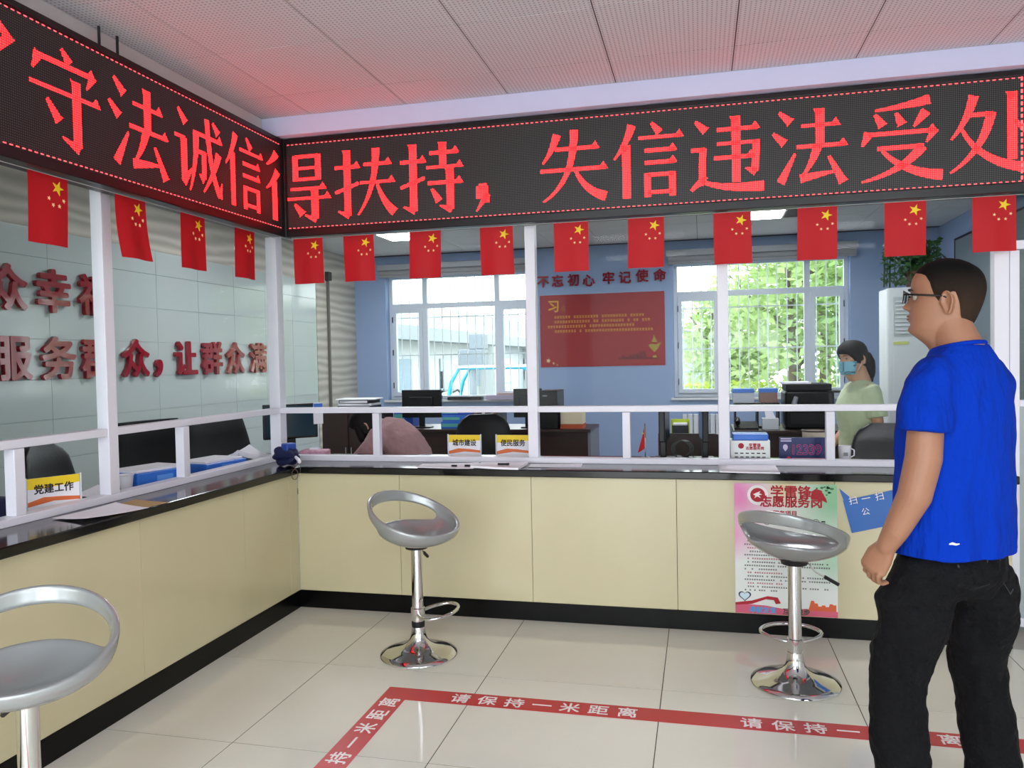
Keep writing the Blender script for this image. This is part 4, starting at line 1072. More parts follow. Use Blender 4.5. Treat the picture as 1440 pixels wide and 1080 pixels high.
# pens lying by the blue case
for k, (c_, n_) in enumerate((('5a2a20', 'brown'), ('101014', 'black'))):
    t = thing('pen', n_ + ' pen lying in front of the nearer blue case', 'pen', (-.36 + .015 * k, -.93 + .03 * k, WT + .007), 1.2 + .3 * k)
    MB().cyl((-.06, 0, 0), (.05, 0, 0), .005, n=8).build('barrel', mat('pen_' + n_, c_, .4), t); MB().cyl((.05, 0, 0), (.065, 0, 0), .0045, .001, n=8).build('tip', M_chrome, t)
# folded umbrella at the corner
t = simple('folded_umbrella', 'folded navy umbrella with a white handle lying on the worktop corner', 'umbrella', (-.055, -.02, WT), math.radians(-25))
R = []
for k in range(9):
    u = k / 8; r = [.02, .045, .055, .058, .056, .052, .048, .04, .02][k]; R.append([( -.10 + .19 * u, r * (1 + .18 * math.sin(6 * a + u * 3)) * math.cos(a), .062 + r * (1 + .18 * math.sin(6 * a + u * 3)) * math.sin(a)) for a in [2 * PI * j / 36 for j in range(36)]])
MB().rings(R).build('canopy', M_navy, t, smooth=40)
B(-.01, -.035, .095, .05, .035, .14).build('wrap_strap', mat('strap_blue', '2a4aa0', .5), t, bevel=.008)
MB().tube([(.08, 0, .062), (.12, -.01, .05), (.145, -.015, .035)], [.009, .010, .010], 10).build('handle', M_white, t, smooth=50)
MB().tube([(.135 + .0 * a, -.045 + .022 * math.cos(a), -.035 + .03 * math.sin(a)) for a in [2 * PI * j / 16 for j in range(16)]], .0022, 6, closed=True).build('wrist_loop', mat('loop_cord', '5d4a44', .7), t, smooth=60)
MB().tube([(.14, -.015, .036), (.138, -.042, .01), (.135, -.045, -.006)], .002, 6).build('cord', MATS['loop_cord'], t)
# tissue pack
t = simple('tissue_pack', 'pink patterned tissue pack beside the corner monitor', 'tissue pack', (-.10, .42, WT), .1); B(-.09, -.05, 0, .09, .05, .05).build('pack', mat('pink_pack', 'd29aae', .5, noise=.6, nscale=40), t, bevel=.012); B(-.03, -.02, .05, .03, .02, .062).build('opening', M_paper, t)
# suggestion box
sb = simple('suggestion_box', 'small pastel printed box with a blue lid on the back counter', 'box', (2.63, .44, WT))
B(-.108, -.07, 0, .108, .07, .125).build('box_body', poster_mat(), sb, bevel=.002)
B(-.095, -.065, .125, .10, .065, .162).build('lid', M_blue, sb, bevel=.006)
for k in (-1, 1): B(k * .045 - .025, -.02, .162, k * .045 + .025, .02, .165).build('slot', mat('pale_blue_plastic', '8fc4f0', .4), sb)
flat(sb, disc(-.05, .095, .016), M_redink, 'emblem', -.0712)
letters('学雷锋', .022, M_redink, 'lettering', sb, (.025, -.0712, .100), offset=.0006); letters('志愿服务岗', .02, M_redink, 'lettering', sb, (.025, -.0712, .082), offset=.0006)
for k in range(2):
    q = MB()
    for j in range(6): q.box(-.085 + .03 * j, -.0712, .05 - .022 * k, -.067 + .03 * j, -.0704, .056 - .022 * k)
    q.build('text_line', M_ink, sb)['kind'] = 'stuff'
# number sign
ns = simple('number_sign', 'dark blue sign with red-outlined number standing on the back counter', 'sign', (2.921, .44, WT))
B(-.128, -.004, 0, .128, .004, .137).build('board', mat('sign_navy', '16225e', .3, noise=.25, nscale=6), ns, bevel=.001)
letters('12339', .078, mat('sign_red', 'e0284a', .4), 'number', ns, (.02, -.0052, .068), offset=.0028, fit=.155)
letters('12339', .078, mat('sign_fill', '2a2a78', .4), 'number_fill', ns, (.02, -.0066, .068), offset=-.0008, fit=.150)
flat(ns, disc(-.095, .082, .013, 20, .016), mat('sign_pale', 'c9c2dc', .4), 'emblem', -.0048); flat(ns, [(-.108, .075), (-.095, .058), (-.082, .075), (-.095, .07)], MATS['sign_pale'], 'emblem_wing', -.0050)
for z_ in (.126, .114): B(-.12, -.0052, z_, -.062, -.004, z_ + .006).build('print_line', MATS['sign_pale'], ns)
B(-.062, -.0052, .014, .115, -.004, .021).build('print_line', mat('sign_pink', 'd08090', .4), ns); flat(ns, disc(-.077, .018, .011), MATS['sign_red'], 'dot', -.0050)
B(-.12, .004, 0, .12, .05, .004).build('foot', M_black, ns)
t = simple('waste_bin', 'pale beige round tub behind the number sign', 'tub', (3.0, .56, WT)); MB().lathe([(.062, 0), (.07, .16), (.073, .165), (.066, .165), (.058, .01)], n=28).build('tub_body', mat('beige_tub', 'cfc3b0', .5), t, smooth=40); MB().lathe([(.071, .160), (.0745, .163), (.0745, .170), (.066, .171), (.066, .160)], n=28).build('rim', mat('dark_rim', '4a3d36', .5), t, smooth=40)
t = simple('white_mug', 'white mug on the back counter in front of the standing woman', 'mug', (3.152, .50, WT)); MB().lathe([(.028, 0), (.032, .005), (.034, .085), (.031, .085), (.028, .008)], n=24).build('mug_body', M_paper, t, smooth=40); MB().tube([(.033, 0, .07), (.05, 0, .06), (.05, 0, .03), (.032, 0, .02)], .004, 6).build('mug_handle', M_paper, t, smooth=50); 
B(-.012, -.0345, .03, .012, -.033, .05).build('mug_print', mat('grey_print', '8c8c90', .6), t)
# pennant
t = simple('red_pennant', 'small red pennant on a stand behind the counter', 'pennant', (2.03, .53, WT)); MB().lathe([(.03, 0), (.03, .006), (.008, .012)], n=18).build('stand', M_chrome, t, smooth=40); MB().cyl((0, 0, .01), (0, 0, .21), .003, n=8).build('pole', M_chrome, t)
MB().prism([(0, .205), (-.012, .15), (-.045, .03), (-.02, .045), (.0, .06), (.004, .12)], -.002, .002, Mx).build('cloth', M_red, t); MB().prism([(-.012 + a, .15 + b) for a, b in star_pts(.008, .3)], -.003, -.002, Mx).build('star', M_yellow, t)
t = simple('cable_coil', 'coiled black cable between the two edge-on monitors', 'cable', (2.262, .50, WT))
for k in range(3): MB().tube([(.055 * math.cos(a) + .008 * k - .02, .01 * k, .06 + .05 * math.sin(a)) for a in [2 * PI * j / 24 for j in range(24)]], .004, 6, closed=True).build('loop', M_black, t, smooth=60)
B(-.05, -.02, 0, .05, .04, .012).build('adapter', M_black, t)
#PART4
# ------------------------------------------------------------------ people
def interp(tab, z):
    """smooth interpolation in a table of rows (z, a, b, ...)"""
    if z <= tab[0][0]: return tab[0][1:]
    for i in range(len(tab) - 1):
        if tab[i][0] <= z <= tab[i+1][0]:
            t = (z - tab[i][0]) / (tab[i+1][0] - tab[i][0])
            p1, p2 = tab[i][1:], tab[i+1][1:]; p0 = tab[max(i-1, 0)][1:]; p3 = tab[min(i+2, len(tab)-1)][1:]
            return tuple(.5 * (2*b + (c - a) * t + (2*a - 5*b + 4*c - d) * t*t + (3*b - a - 3*c + d) * t**3) for a, b, c, d in zip(p0, p1, p2, p3))
    return tab[-1][1:]
HEAD = [(-.06, .022, -.058, .055), (-.03, .042, -.060, .056), (-.008, .070, -.064, .058), (.006, .088, -.070, .060), (.02, .091, -.074, .066), (.045, .092, -.080, .071), (.07, .091, -.088, .074),
        (.09, .090, -.094, .076), (.11, .091, -.099, .078), (.13, .095, -.102, .079), (.15, .098, -.103, .080), (.17, .096, -.100, .079), (.19, .088, -.092, .074), (.207, .073, -.077, .063), (.222, .048, -.052, .046), (.232, .022, -.026, .022), (.235, .004, -.006, .005)]
def head_point(z, a, nose=1.0, grow=0.0):
    yf, yb, w_ = interp(HEAD, z)
    ca, sa = math.cos(a), math.sin(a)                       # a = 0 at the right (+x), 90 deg = front
    e = .92
    x = (w_ + grow) * math.copysign(abs(ca) ** e, ca)
    cy, ry = (yf + yb) / 2, (yf - yb) / 2 + grow
    y = cy + ry * math.copysign(abs(sa) ** e, sa)
    if sa > 0 and not grow:
        g = lambda s_: math.exp(-(x / s_) ** 2)
        def bumpz(c, s_): return math.exp(-((z - c) / s_) ** 2)
        y += nose * (.025 * bumpz(.083, .011) * g(.0135) + .012 * bumpz(.098, .014) * g(.010) + .005 * bumpz(.112, .012) * g(.009))
        y += .008 * bumpz(.058, .0055) * g(.021) + .007 * bumpz(.0445, .006) * g(.019) - .003 * bumpz(.051, .003) * g(.022)
        y += .005 * bumpz(.014, .012) * g(.022) - .004 * bumpz(.031, .006) * g(.025)
        for sx in (-1, 1):
            y -= .010 * bumpz(.116, .011) * math.exp(-((x - sx * .032) / .017) ** 2)
            y += .004 * bumpz(.085, .02) * math.exp(-((x - sx * .045) / .02) ** 2)
        y += .003 * bumpz(.134, .007) * g(.055)
    return Vector((x, y, z))
def add_head(mb, Mh, ears=True, nose=1.0):
    n = 72; zs = [-.06 + (.2945) * k / 66 for k in range(67)]
    mb.rings([[Mh @ head_point(z, 2 * PI * k / n, nose) for k in range(n)] for z in zs])
    if ears:
        for sx in (-1, 1):
            E_ = Mh @ Matrix.Translation((sx * .079, -.012, .098)) @ Matrix.Rotation(sx * math.radians(28), 4, 'Z') @ Matrix.Rotation(math.radians(-12), 4, 'X')
            out = [(0, .014 * math.cos(a) * (1 if math.sin(a) > -.3 else .7) - .006, .033 * math.sin(a)) for a in [2 * PI * j / 20 for j in range(20)]]
            mb.tube([E_ @ Vector((sx * .010, y * 1.25, z)) for _, y, z in out], .0042, 8, closed=True)
            mb.tube([E_ @ Vector((sx * t_, -.004, -.002)) for t_ in (-.008, .002, .006)], [(.017, .03), (.017, .03), (.012, .025)], 14)
def hair_cap(Mh, line, m, parent, grow, name='hair', fringe=0.0):
    """shell over the skull above a hairline z = line(angle from the front in degrees)"""
    n = 96; nz = 46; mb = MB(); vv = {}; keep = []
    for j in range(nz + 1):
        for k in range(n):
            a = 2 * PI * k / n; fa = abs(math.degrees(math.atan2(math.cos(a), math.sin(a))))
            h = line(fa); z = h + (.2349 - h) * (j / nz) ** 1.0
            gr = grow * min(1, .15 + (z - h) / .035)
            p = head_point(z, a, 1.0, max(.0012, gr))
            if j == nz: p = Vector((p.x * .3, p.y * .3, .235 + gr))
            else: p.z += gr * max(0, (z - .17) / .065)
            mb.v.append(tuple(Mh @ p))
    for j in range(nz):
        for k in range(n): mb.f.append((j * n + k, j * n + (k+1) % n, (j+1) * n + (k+1) % n, (j+1) * n + k))
    mb.f.append(tuple(nz * n + k for k in range(n)))
    return mb.build(name, m, parent, smooth=180)
def round_tube(mb, pts, r, n=20):
    P = [Vector(p) for p in pts]; r = list(r)
    def sc(q, k): return (q[0]*k, q[1]*k) if isinstance(q, (tuple, list)) else q * k
    def mn(q): return min(q) if isinstance(q, (tuple, list)) else q
    d0 = (P[0] - P[1]).normalized(); d1 = (P[-1] - P[-2]).normalized()
    pre = [P[0] + d0 * mn(r[0]) * .85, P[0] + d0 * mn(r[0]) * .5]; post_ = [P[-1] + d1 * mn(r[-1]) * .5, P[-1] + d1 * mn(r[-1]) * .85]
    mb.tube(pre + P + post_, [sc(r[0], .4), sc(r[0], .85)] + r + [sc(r[-1], .85), sc(r[-1], .4)], n)
def remesh(o, vox, it=3, disp=0.0, dscale=.12, depth=2):
    m = o.modifiers.new('fuse', 'REMESH'); m.mode = 'VOXEL'; m.voxel_size = vox; m.use_smooth_shade = True
    if it: q = o.modifiers.new('soften', 'SMOOTH'); q.factor = .5; q.iterations = it
    if disp:
        tx = bpy.data.textures.new('folds', 'CLOUDS'); tx.noise_scale = dscale; tx.noise_depth = depth
        dm = o.modifiers.new('folds', 'DISPLACE'); dm.texture = tx; dm.strength = disp; dm.mid_level = .5; dm.texture_coords = 'LOCAL'
    return o
def add_hand(mb, Mw, side, curl=1.0):
    """Mw: wrist frame, -z runs along the hand, +y is the thumb side, palm faces side*x"""
    def T(p): return Mw @ Vector(p)
    mb.tube([T((0, 0, .02)), T((0, 0, -.005)), T((0, .003, -.04)), T((0, .0, -.085)), T((side * .003, 0, -.098))], [(.022, .028), (.021, .030), (.018, .041), (.016, .042), (.012, .036)], 18)
    for k, (y, L, r) in enumerate(((.031, .074, .0088), (.010, .083, .0092), (-.0115, .078, .0088), (-.031, .060, .0078))):
        p = Vector((0, y, -.088)); ang = (.25 + .06 * k) * curl; pts = [p]
        for s_, da in ((.45, .0), (.30, .65), (.25, .55)):
            ang += da * curl; p = p + Vector((side * math.sin(ang), .02 * (1.5 - k) * .3, -math.cos(ang))) * L * s_; pts.append(p)
        round_tube(mb, [T(q) for q in pts], [r, r * .95, r * .9, r * .78], 12)
    round_tube(mb, [T(q) for q in ((side * .004, .028, -.022), (side * .014, .050, -.050), (side * .022, .056, -.078), (side * .028, .054, -.100))], [.014, .0115, .0098, .008], 12)
def frame_from(o, zdir, ydir):
    z = Vector(zdir).normalized(); x = Vector(ydir).cross(z).normalized(); y = z.cross(x)
    return Matrix(((x.x, y.x, z.x, o[0]), (x.y, y.y, z.y, o[1]), (x.z, y.z, z.z, o[2]), (0, 0, 0, 1)))
def skin_mat(name, c): return mat(name, c, .5, noise=.10, nscale=14, bump=.06, bscale=180)
M_eye = mat('eye_white', '9d938a', .3); M_iris = mat('iris_dark', '1a1210', .15)
def face(Mh, parent, brow_m, lip=None):
    for sx in (-1, 1):
        e = MB(); c_ = Mh @ Vector((sx * .032, .0765, .116)); 
        e.rings([[c_ + Mh.to_3x3() @ Vector((.0115 * math.sin(t) * math.cos(a), .0115 * math.sin(t) * math.sin(a), .0115 * math.cos(t))) for a in [2 * PI * j / 16 for j in range(16)]] for t in [PI * (i + .5) / 12 for i in range(12)]])
        eo = e.build('eye', M_eye, parent, smooth=60)
        MB().tube([Mh @ Vector((sx * .032, .0868, .116)), Mh @ Vector((sx * .032, .0884, .116))], [.0055, .0045], 12).build('iris', M_iris, eo)
        MB().tube([Mh @ Vector((sx * (.014 + .012 * k), .1005 - .0016 * k * k, .132 + (.004, .007, .0068, .003)[k])) for k in range(4)], [(.003, .002), (.0045, .0028), (.004, .0025), (.002, .0015)], 8).build('eyebrow', brow_m, parent, smooth=60)
    if lip:
        for z_, y_ in ((.0560, .0995), (.0465, .0985)):
            MB().tube([Mh @ Vector((x_, y_ - 12 * x_ * x_, z_ - (8 * x_ * x_ if z_ > .05 else -6 * x_ * x_))) for x_ in (-.022, -.012, 0, .012, .022)], [(.001, .001), (.003, .0032), (.0035, .0038), (.003, .0032), (.001, .001)], 8).build('lip', lip, parent, smooth=60)

# --- the man in the blue T-shirt
man = thing('person', 'man in a bright blue T-shirt and black jeans looking up at the sign', 'person', (3.118, -1.62, 0), math.radians(40))
Mh = Matrix.Translation((.0, .045, 1.507)) @ Matrix.Rotation(math.radians(30), 4, 'Z') @ Matrix.Rotation(math.radians(5), 4, 'X')
M_skin = skin_mat('tan_skin', '9a6c53')
b = MB(); add_head(b, Mh)
b.tube([(0, -.03, 1.40), (0, -.02, 1.46), (0, .01, 1.52), (0, .03, 1.57)], [(.085, .075), (.066, .064), (.060, .060), (.058, .058)], 28)
b.tube([(0, .02, .80), (0, .03, .95), (0, .02, 1.15), (0, 0, 1.30), (0, -.01, 1.40), (0, -.015, 1.46)], [(.13, .10), (.14, .11), (.14, .105), (.14, .09), (.11, .065), (.06, .05)], 24)
LARM = [(-.145, -.02, 1.375), (-.185, -.035, 1.27), (-.205, -.04, 1.15), (-.225, -.025, 1.04), (-.25, .02, .93), (-.255, .045, .885)]
RARM = [(.145, -.01, 1.375), (.185, .02, 1.27), (.19, .04, 1.14), (.195, .07, 1.04), (.195, .11, .95), (.195, .125, .92)]
for A, sd in ((LARM, 1), (RARM, -1)):
    round_tube(b, A, [.042, .048, .050, .047, .036, .029], 20)
    add_hand(b, frame_from(A[-1], Vector(A[-2]) - Vector(A[-1]), (.25 * sd, 1, .1)), sd, 1.25)
LLEG = [(-.095, .01, .86), (-.158, .035, .62), (-.195, .06, .47), (-.212, .04, .28), (-.215, .01, .09)]
RLEG = [(.095, 0, .86), (.125, .0, .62), (.14, .03, .47), (.148, .0, .28), (.15, -.03, .09)]
for A in (LLEG, RLEG): round_tube(b, [(A[0][0] * .8, A[0][1], .76)] + A[1:], [.055, .055, .050, .046, .036], 18)
bo = remesh(b.build('body', M_skin, man), .0038, 2)
M_manhair = bpy.data.materials.new('cropped_black_hair'); M_manhair.use_nodes = True
nt = M_manhair.node_tree; b_ = nt.nodes['Principled BSDF']; b_.inputs['Roughness'].default_value = .8; b_.inputs['Specular IOR Level'].default_value = .15
tc = nt.nodes.new('ShaderNodeTexCoord'); sp = nt.nodes.new('ShaderNodeSeparateXYZ'); nt.links.new(tc.outputs['Object'], sp.inputs[0])
mr = nt.nodes.new('ShaderNodeMapRange'); mr.inputs['From Min'].default_value = 1.60; mr.inputs['From Max'].default_value = 1.71; nt.links.new(sp.outputs['Z'], mr.inputs['Value'])
nz_ = nt.nodes.new('ShaderNodeTexNoise'); nz_.inputs['Scale'].default_value = 420; nt.links.new(tc.outputs['Object'], nz_.inputs['Vector'])
ad = nt.nodes.new('ShaderNodeMath'); ad.operation = 'MULTIPLY_ADD'; ad.inputs[1].default_value = .5; nt.links.new(nz_.outputs['Fac'], ad.inputs[0]); nt.links.new(mr.outputs[0], ad.inputs[2])
sb2 = nt.nodes.new('ShaderNodeMath'); sb2.operation = 'SUBTRACT'; sb2.inputs[1].default_value = .2; nt.links.new(ad.outputs[0], sb2.inputs[0])
rp = nt.nodes.new('ShaderNodeValToRGB'); rp.color_ramp.elements[0].color = lin('33251c'); rp.color_ramp.elements[1].color = lin('060505'); nt.links.new(sb2.outputs[0], rp.inputs[0]); nt.links.new(rp.outputs[0], b_.inputs['Base Color'])
bp = nt.nodes.new('ShaderNodeBump'); bp.inputs['Strength'].default_value = .5; bp.inputs['Distance'].default_value = .004; nt.links.new(nz_.outputs['Fac'], bp.inputs['Height']); nt.links.new(bp.outputs[0], b_.inputs['Normal'])
def man_line(f):
    T_ = [(0, .190), (25, .189), (45, .186), (58, .180), (68, .160), (76, .118), (86, .098), (94, .128), (104, .136), (114, .10), (125, .06), (150, .030), (180, .022)]
    for (a, z0), (c_, z1) in zip(T_, T_[1:]):
        if a <= f <= c_: return z0 + (z1 - z0) * (f - a) / (c_ - a)
    return .03
hair_cap(Mh, man_line, M_manhair, man, .0045)
face(Mh, man, mat('brow_black', '1d1512', .7), mat('lip_tone', '9a5f50', .5))
gs = bpy.data.objects.new('glasses', None); C.objects.link(gs); gs.parent = man
for sx in (-1, 1):
    rim = [Mh @ Vector((sx * .034 + .027 * math.copysign(abs(math.cos(a)) ** .6, math.cos(a)), .113 - .004 * abs(math.cos(a)), .115 + .0185 * math.copysign(abs(math.sin(a)) ** .6, math.sin(a)))) for a in [2 * PI * j / 28 for j in range(28)]]
    MB().tube(rim, .0013, 6, closed=True).build('rim', M_black, gs, smooth=60)
    mb = MB(); mb.v = [tuple(p) for p in rim] + [tuple(Mh @ (Mh.inverted() @ p + Vector((0, .001, 0)))) for p in rim]; k_ = len(rim)
    mb.f = [tuple(range(k_)), tuple(range(2*k_-1, k_-1, -1))] + [(i, (i+1) % k_, k_ + (i+1) % k_, k_ + i) for i in range(k_)]
    mb.build('lens', glass_mat('spectacle_lens', (.96, .98, .98), 1.0), gs)
    MB().tube([Mh @ Vector((sx * q[0], q[1], q[2])) for q in ((.060, .109, .121), (.072, .095, .1215), (.0815, .05, .1205), (.0845, .0, .119), (.083, -.02, .110))], [(.0018, .003)] * 4 + [(.0015, .002)], 8).build('temple_arm', M_black, gs, smooth=60)
MB().tube([Mh @ Vector((-.008, .115, .118)), Mh @ Vector((0, .118, .121)), Mh @ Vector((.008, .115, .118))], .0015, 6).build('bridge', M_black, gs)
# shirt
M_shirt = mat('bright_blue_jersey', '0030a4', .9, spec=.12, bump=.9, bscale=7, stretch=(1.6, 1.6, .55))
sh = MB()
sh.tube([(0, .012, .852), (0, .012, .885), (0, .008, .96), (0, .008, 1.08), (0, .004, 1.2), (0, 0, 1.29), (0, -.012, 1.36), (0, -.018, 1.41), (0, -.015, 1.445), (0, -.012, 1.474)],
        [(.206, .160), (.204, .158), (.199, .150), (.197, .145), (.197, .142), (.197, .136), (.182, .118), (.148, .098), (.112, .083), (.080, .074)], 40)
for A in (LARM, RARM):
    P = [Vector(p) for p in A]; e_ = P[1] + (P[2] - P[1]) * .38
    sh.tube([Vector((P[0].x * .35, P[0].y, 1.395)), Vector((P[0].x * .75, P[0].y, 1.378)), P[0] + Vector((0, 0, -.03)), P[1], e_], [(.055, .062), (.066, .076), (.070, .084), (.071, .083), (.073, .083)], 26)
so_ = remesh(sh.build('t_shirt', M_shirt, man), .007, 6, .014, .10, 1)
MB().tube([(.073 * math.cos(a), -.010 + .067 * math.sin(a), 1.471 - .014 * math.sin(a)) for a in [2 * PI * j / 40 for j in range(40)]], .0075, 8, closed=True).build('collar', M_shirt, man, smooth=60)
lg_ = MB().tube([(-.176, -.105, .905), (-.168, -.111, .907), (-.159, -.117, .904), (-.150, -.122, .906)], [(.001, .002), (.001, .004), (.001, .003), (.001, .001)], 6).build('logo_print', M_tapew, man)
wr = lg_.modifiers.new('lie', 'SHRINKWRAP'); wr.target = so_; wr.offset = .001; wr.wrap_method = 'NEAREST_SURFACEPOINT'
# jeans
M_jean = mat('black_denim', '08080c', .85, spec=.2, noise=.6, nscale=5, bump=.8, bscale=12)
je = MB()
je.tube([(0, .015, .70), (0, .015, .725), (0, .012, .78), (0, .015, .84), (0, .02, .90)], [(.09, .06), (.155, .105), (.182, .142), (.166, .132), (.15, .115)], 36)
for A in (LLEG, RLEG):
    P = [Vector(p) for p in A]
    je.tube([Vector((P[0].x, P[0].y, .79)), P[1] + Vector((0, 0, .06)), P[1], P[2], P[3], (P[3] + P[4]) * .5, P[4] + Vector((0, 0, .01)), P[4] + Vector((0, .01, -.035))], [(.078, .105), (.094, .112), (.088, .102), (.076, .084), (.073, .080), (.075, .084), (.078, .09), (.076, .09)], 28)
jo = remesh(je.build('jeans', M_jean, man), .008, 4, .028, .09, 2)
pk = MB(); 
for sx in (-1, 1):
    o_ = MB().tube([(sx * .10 + q[0] * .07, -.142 - .0 * abs(q[0]), .80 + q[1] * .075) for q in ((-.95, .75), (-.9, -.45), (0, -.95), (.9, -.45), (.95, .75))], .0022, 5).build('pocket_seam', mat('seam_grey', '3b3c44', .8), man)
    wr = o_.modifiers.new('lie', 'SHRINKWRAP'); wr.target = jo; wr.offset = .001; wr.wrap_method = 'NEAREST_SURFACEPOINT'
for A, sx in ((LLEG, -1), (RLEG, 1)):
    x_, y_ = A[-1][0], A[-1][1]
    R = []
    for u, hw, top, in ((-.09, .028, .05), (-.08, .036, .085), (-.04, .040, .095), (.02, .042, .085), (.08, .048, .06), (.13, .046, .045), (.165, .032, .035), (.178, .015, .022)):
        R.append([(x_ + hw * math.cos(a), y_ + u, .012 + (top * max(0, math.sin(a)) + .012 * min(0, math.sin(a)))) for a in [2 * PI * j / 20 for j in range(20)]])
    s1 = MB().rings(R).build('shoe', mat('black_shoe', '151314', .4), man, smooth=50)
    MB().prism([(x_ + q[0], y_ + q[1]) for q in ((-.04, -.09), (.04, -.09), (.044, 0), (.05, .1), (.03, .175), (-.03, .175), (-.05, .1), (-.044, 0))], 0.0, .014).build('sole', M_blackm, s1)

# --- standing woman with a mask
wo = thing('person', 'woman in a pale green T-shirt and blue face mask standing behind the counter', 'person', (3.445, 1.62, 0), math.radians(100))
k_ = .885
Mw = Matrix.Translation((0, .05, 1.325)) @ Matrix.Rotation(math.radians(24), 4, 'Z') @ Matrix.Rotation(math.radians(-4), 4, 'X') @ Matrix.Scale(.93, 4)
b = MB(); add_head(b, Mw, True, .7)
b.tube([(0, -.02, 1.25), (0, -.005, 1.30), (0, .02, 1.36)], [(.058, .055), (.05, .05), (.05, .052)], 24)
b.tube([(0, .0, .70), (0, .01, .85), (0, .0, .95), (0, .015, 1.10), (0, 0, 1.2), (0, -.01, 1.27)], [(.14, .10), (.135, .10), (.12, .09), (.13, .10), (.13, .08), (.05, .05)], 24)
WL = [(-.145, -.01, 1.215), (-.175, -.03, 1.09), (-.185, -.045, .985), (-.185, -.03, .90), (-.18, -.005, .80), (-.178, .0, .77)]
WR = [(.145, 0, 1.215), (.175, .0, 1.09), (.18, .01, .985), (.17, .06, .90), (.15, .13, .83), (.145, .15, .81)]
for A, sd in ((WL, 1), (WR, -1)):
    round_tube(b, A, [.045, .040, .036, .033, .025, .022], 18)
    add_hand(b, frame_from(A[-1], Vector(A[-2]) - Vector(A[-1]), (.1, 1, .1)) @ Matrix.Scale(.88, 4), sd, 1.0)
WLL = [(-.075, 0, .76), (-.085, .01, .55), (-.085, .02, .42), (-.085, 0, .25), (-.085, -.02, .08)]
WRL = [(.075, 0, .76), (.085, .01, .55), (.085, .02, .42), (.085, 0, .25), (.085, -.02, .08)]
for A in (WLL, WRL): round_tube(b, A, [.07, .06, .045, .043, .032], 16)
remesh(b.build('body', skin_mat('light_skin', 'c99a7c'), wo), .0055, 2)
M_whair = mat('long_black_hair', '0d0a0c', .65, spec=.25, bump=.35, bscale=150)
def wom_line(f):
    T_ = [(0, .150), (30, .146), (50, .120), (65, .085), (80, .075), (100, .07), (125, .045), (180, .02)]
    for (a, z0), (c_, z1) in zip(T_, T_[1:]):
        if a <= f <= c_: return z0 + (z1 - z0) * (f - a) / (c_ - a)
    return .03
hair_cap(Mw, wom_line, M_whair, wo, .014)
pt = MB(); pt.tube([Mw @ Vector(q) for q in ((0, -.10, .125), (0, -.135, .12), (0, -.155, .07), (.0, -.155, -.01), (0, -.14, -.09), (0, -.13, -.13))], [.022, .034, .042, .040, .026, .006], 18)
remesh(pt.build('ponytail', M_whair, wo), .006, 3, .012, .02, 1)
face(Mw, wo, M_whair)
mk = MB(); R = []
for j in range(12):
    z = -.004 + .098 * j / 11; row = []
    for k in range(21):
        a = math.radians(20 + 140 * k / 20); p = head_point(z, a, 1, .009); p.y += (.017 if z > .02 else .010) * math.exp(-(p.x / .034) ** 2); row.append(p)
    R.append(row)
for j in range(11):
    for k in range(20): mk.add([Mw @ R[j][k], Mw @ R[j][k+1], Mw @ R[j+1][k+1], Mw @ R[j+1][k]], [(0, 1, 2, 3)])
mo = mk.build('face_mask', mat('mask_blue', '86c3da', .8), wo, smooth=60)
bmm = bmesh.new(); bmm.from_mesh(mo.data); bmesh.ops.remove_doubles(bmm, verts=bmm.verts, dist=.0002); bmm.to_mesh(mo.data); bmm.free()
so2 = mo.modifiers.new('thick', 'SOLIDIFY'); so2.thickness = .002
for sx in (-1, 1): MB().tube([Mw @ Vector(q) for q in ((sx * .073, .04, .085), (sx * .084, -.0, .12), (sx * .084, -.02, .09), (sx * .075, .03, .02))], .0015, 5).build('mask_strap', M_paper, wo)
sh = MB()
sh.tube([(0, .01, .735), (0, .012, .77), (0, .01, .90), (0, .02, 1.00), (0, .03, 1.09), (0, .015, 1.17), (0, -.005, 1.235), (0, -.008, 1.275)], [(.165, .130), (.168, .132), (.160, .130), (.158, .132), (.160, .138), (.155, .115), (.115, .08), (.06, .058)], 36)
for A in (WL, WR):
    P = [Vector(p) for p in A]; e_ = P[1] + (P[2] - P[1]) * .6
    sh.tube([P[0] * .8 + Vector((0, 0, .24)), P[0], P[1], e_], [(.055, .06), (.06, .066), (.062, .068), (.064, .07)], 22)
remesh(sh.build('t_shirt', mat('pale_green_jersey', 'c6d6ae', .8, sheen=.2), wo), .008, 4, .014, .07, 1)
je = MB(); je.tube([(0, 0, .62), (0, 0, .70), (0, 0, .80)], [(.11, .09), (.15, .115), (.145, .11)], 28)
for A in (WLL, WRL):
    P = [Vector(p) for p in A]; je.tube([P[0], P[1], P[2], P[3], P[4]], [(.082, .10), (.072, .08), (.06, .065), (.056, .06), (.055, .062)], 22)
remesh(je.build('jeans', mat('blue_denim', '3b4a63', .85), wo), .009, 3, .012, .06, 1)
for A in (WLL, WRL):
    x_, y_ = A[-1][0], A[-1][1]; R = []
    for u, hw, top in ((-.075, .022, .04), (-.06, .030, .07), (0, .033, .07), (.07, .038, .045), (.12, .03, .03), (.145, .012, .018)):
        R.append([(x_ + hw * math.cos(a), y_ + u, .01 + (top * max(0, math.sin(a)) + .01 * min(0, math.sin(a)))) for a in [2 * PI * j / 18 for j in range(18)]])
    MB().rings(R).build('shoe', M_paper, wo, smooth=50)

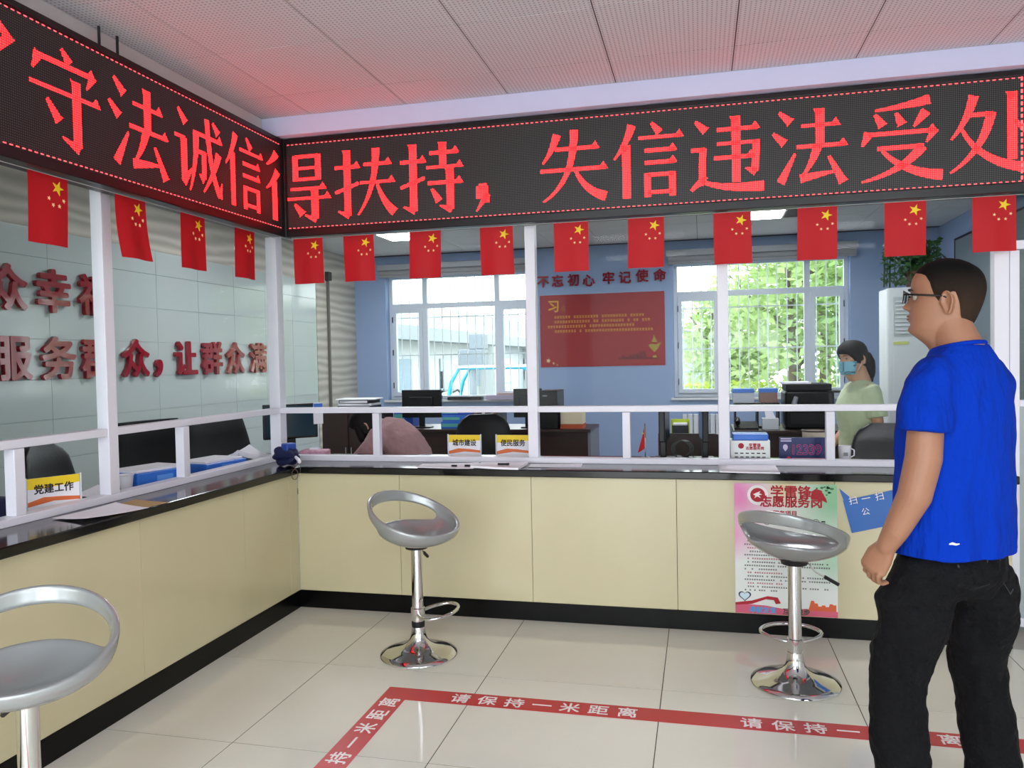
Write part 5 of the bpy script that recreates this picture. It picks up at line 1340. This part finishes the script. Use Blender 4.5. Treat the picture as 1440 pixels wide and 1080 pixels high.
# --- seated woman bending over the counter corner
sw = thing('person', 'worker in a dusty pink shirt bending over the desk with her head down', 'person', (.30, 1.18, 0), math.radians(84))
Ms = Matrix.Translation((.0, .33, .915)) @ Matrix.Rotation(math.radians(18), 4, 'Z') @ Matrix.Rotation(math.radians(-38), 4, 'X') @ Matrix.Scale(.93, 4)
b = MB(); add_head(b, Ms, True, .7)
spine = [(0, -.02, .50), (0, -.02, .62), (0, .02, .75), (0, .09, .87), (0, .18, .955), (0, .25, .985)]
b.tube(spine + [(0, .30, 1.0), (0, .345, .99)], [(.15, .12), (.15, .12), (.14, .11), (.15, .11), (.13, .085), (.07, .06), (.05, .052), (.05, .05)], 24)
SL = [(-.16, .20, .935), (-.20, .27, .82), (-.20, .35, .76), (-.14, .41, .70), (-.11, .45, .68)]
SR = [(.16, .20, .935), (.20, .27, .82), (.20, .35, .76), (.14, .41, .70), (.11, .45, .68)]
for A, sd in ((SL, 1), (SR, -1)):
    round_tube(b, A, [.045, .04, .036, .028, .023], 16); add_hand(b, frame_from(A[-1], Vector(A[-2]) - Vector(A[-1]), (0, .3, 1)) @ Matrix.Scale(.85, 4), sd, .8)
for sx in (-1, 1): round_tube(b, [(sx * .09, .0, .52), (sx * .10, .25, .53), (sx * .10, .42, .50), (sx * .10, .43, .28), (sx * .10, .41, .08)], [.085, .07, .05, .045, .034], 16)
remesh(b.build('body', MATS['light_skin'], sw), .006, 2)
def sit_line(f):
    T_ = [(0, .155), (35, .14), (55, .08), (75, .03), (100, .01), (140, -.01), (180, -.02)]
    for (a, z0), (c_, z1) in zip(T_, T_[1:]):
        if a <= f <= c_: return z0 + (z1 - z0) * (f - a) / (c_ - a)
    return 0
hair_cap(Ms, sit_line, mat('dark_brown_hair', '140e0e', .62, spec=.25, bump=.25, bscale=150), sw, .018)
lk = MB(); lk.tube([Ms @ Vector(q) for q in ((.05, .02, .20), (-.075, .05, .12), (-.09, .07, .03), (-.08, .09, -.05))], [.03, .03, .032, .012], 14); lk.tube([Ms @ Vector(q) for q in ((0, -.09, .14), (.0, -.13, .10), (.02, -.13, .03))], [.03, .035, .02], 14)
remesh(lk.build('hair_lock', MATS['dark_brown_hair'], sw), .007, 3)
face(Ms, sw, MATS['dark_brown_hair'])
sh = MB(); sh.tube(spine, [(.175, .15), (.18, .155), (.18, .15), (.19, .14), (.165, .115), (.085, .08)], 32)
for A in (SL, SR):
    P = [Vector(p) for p in A]; sh.tube([Vector((P[0].x * .6, P[0].y, P[0].z + .01)), P[0], P[1], P[2], P[2] * .5 + P[3] * .5], [(.06, .065), (.068, .075), (.062, .068), (.056, .06), (.048, .05)], 20)
remesh(sh.build('shirt', mat('dusty_pink_linen', 'b08a8c', .85, noise=.1, nscale=12), sw), .009, 4, .022, .07, 2)
je = MB(); je.tube([(0, -.02, .44), (0, -.01, .52), (0, 0, .58)], [(.15, .13), (.17, .15), (.15, .12)], 24)
for sx in (-1, 1): je.tube([(sx * .09, .0, .51), (sx * .10, .25, .52), (sx * .10, .42, .49), (sx * .10, .44, .28), (sx * .10, .42, .06)], [.10, .085, .068, .06, .058], 18)
remesh(je.build('trousers', mat('dark_trousers', '22242c', .85), sw), .01, 3)
office_chair('black office chair under the seated worker', (.36, 1.18, 0), math.radians(84), .80, .48, None, .05, False)
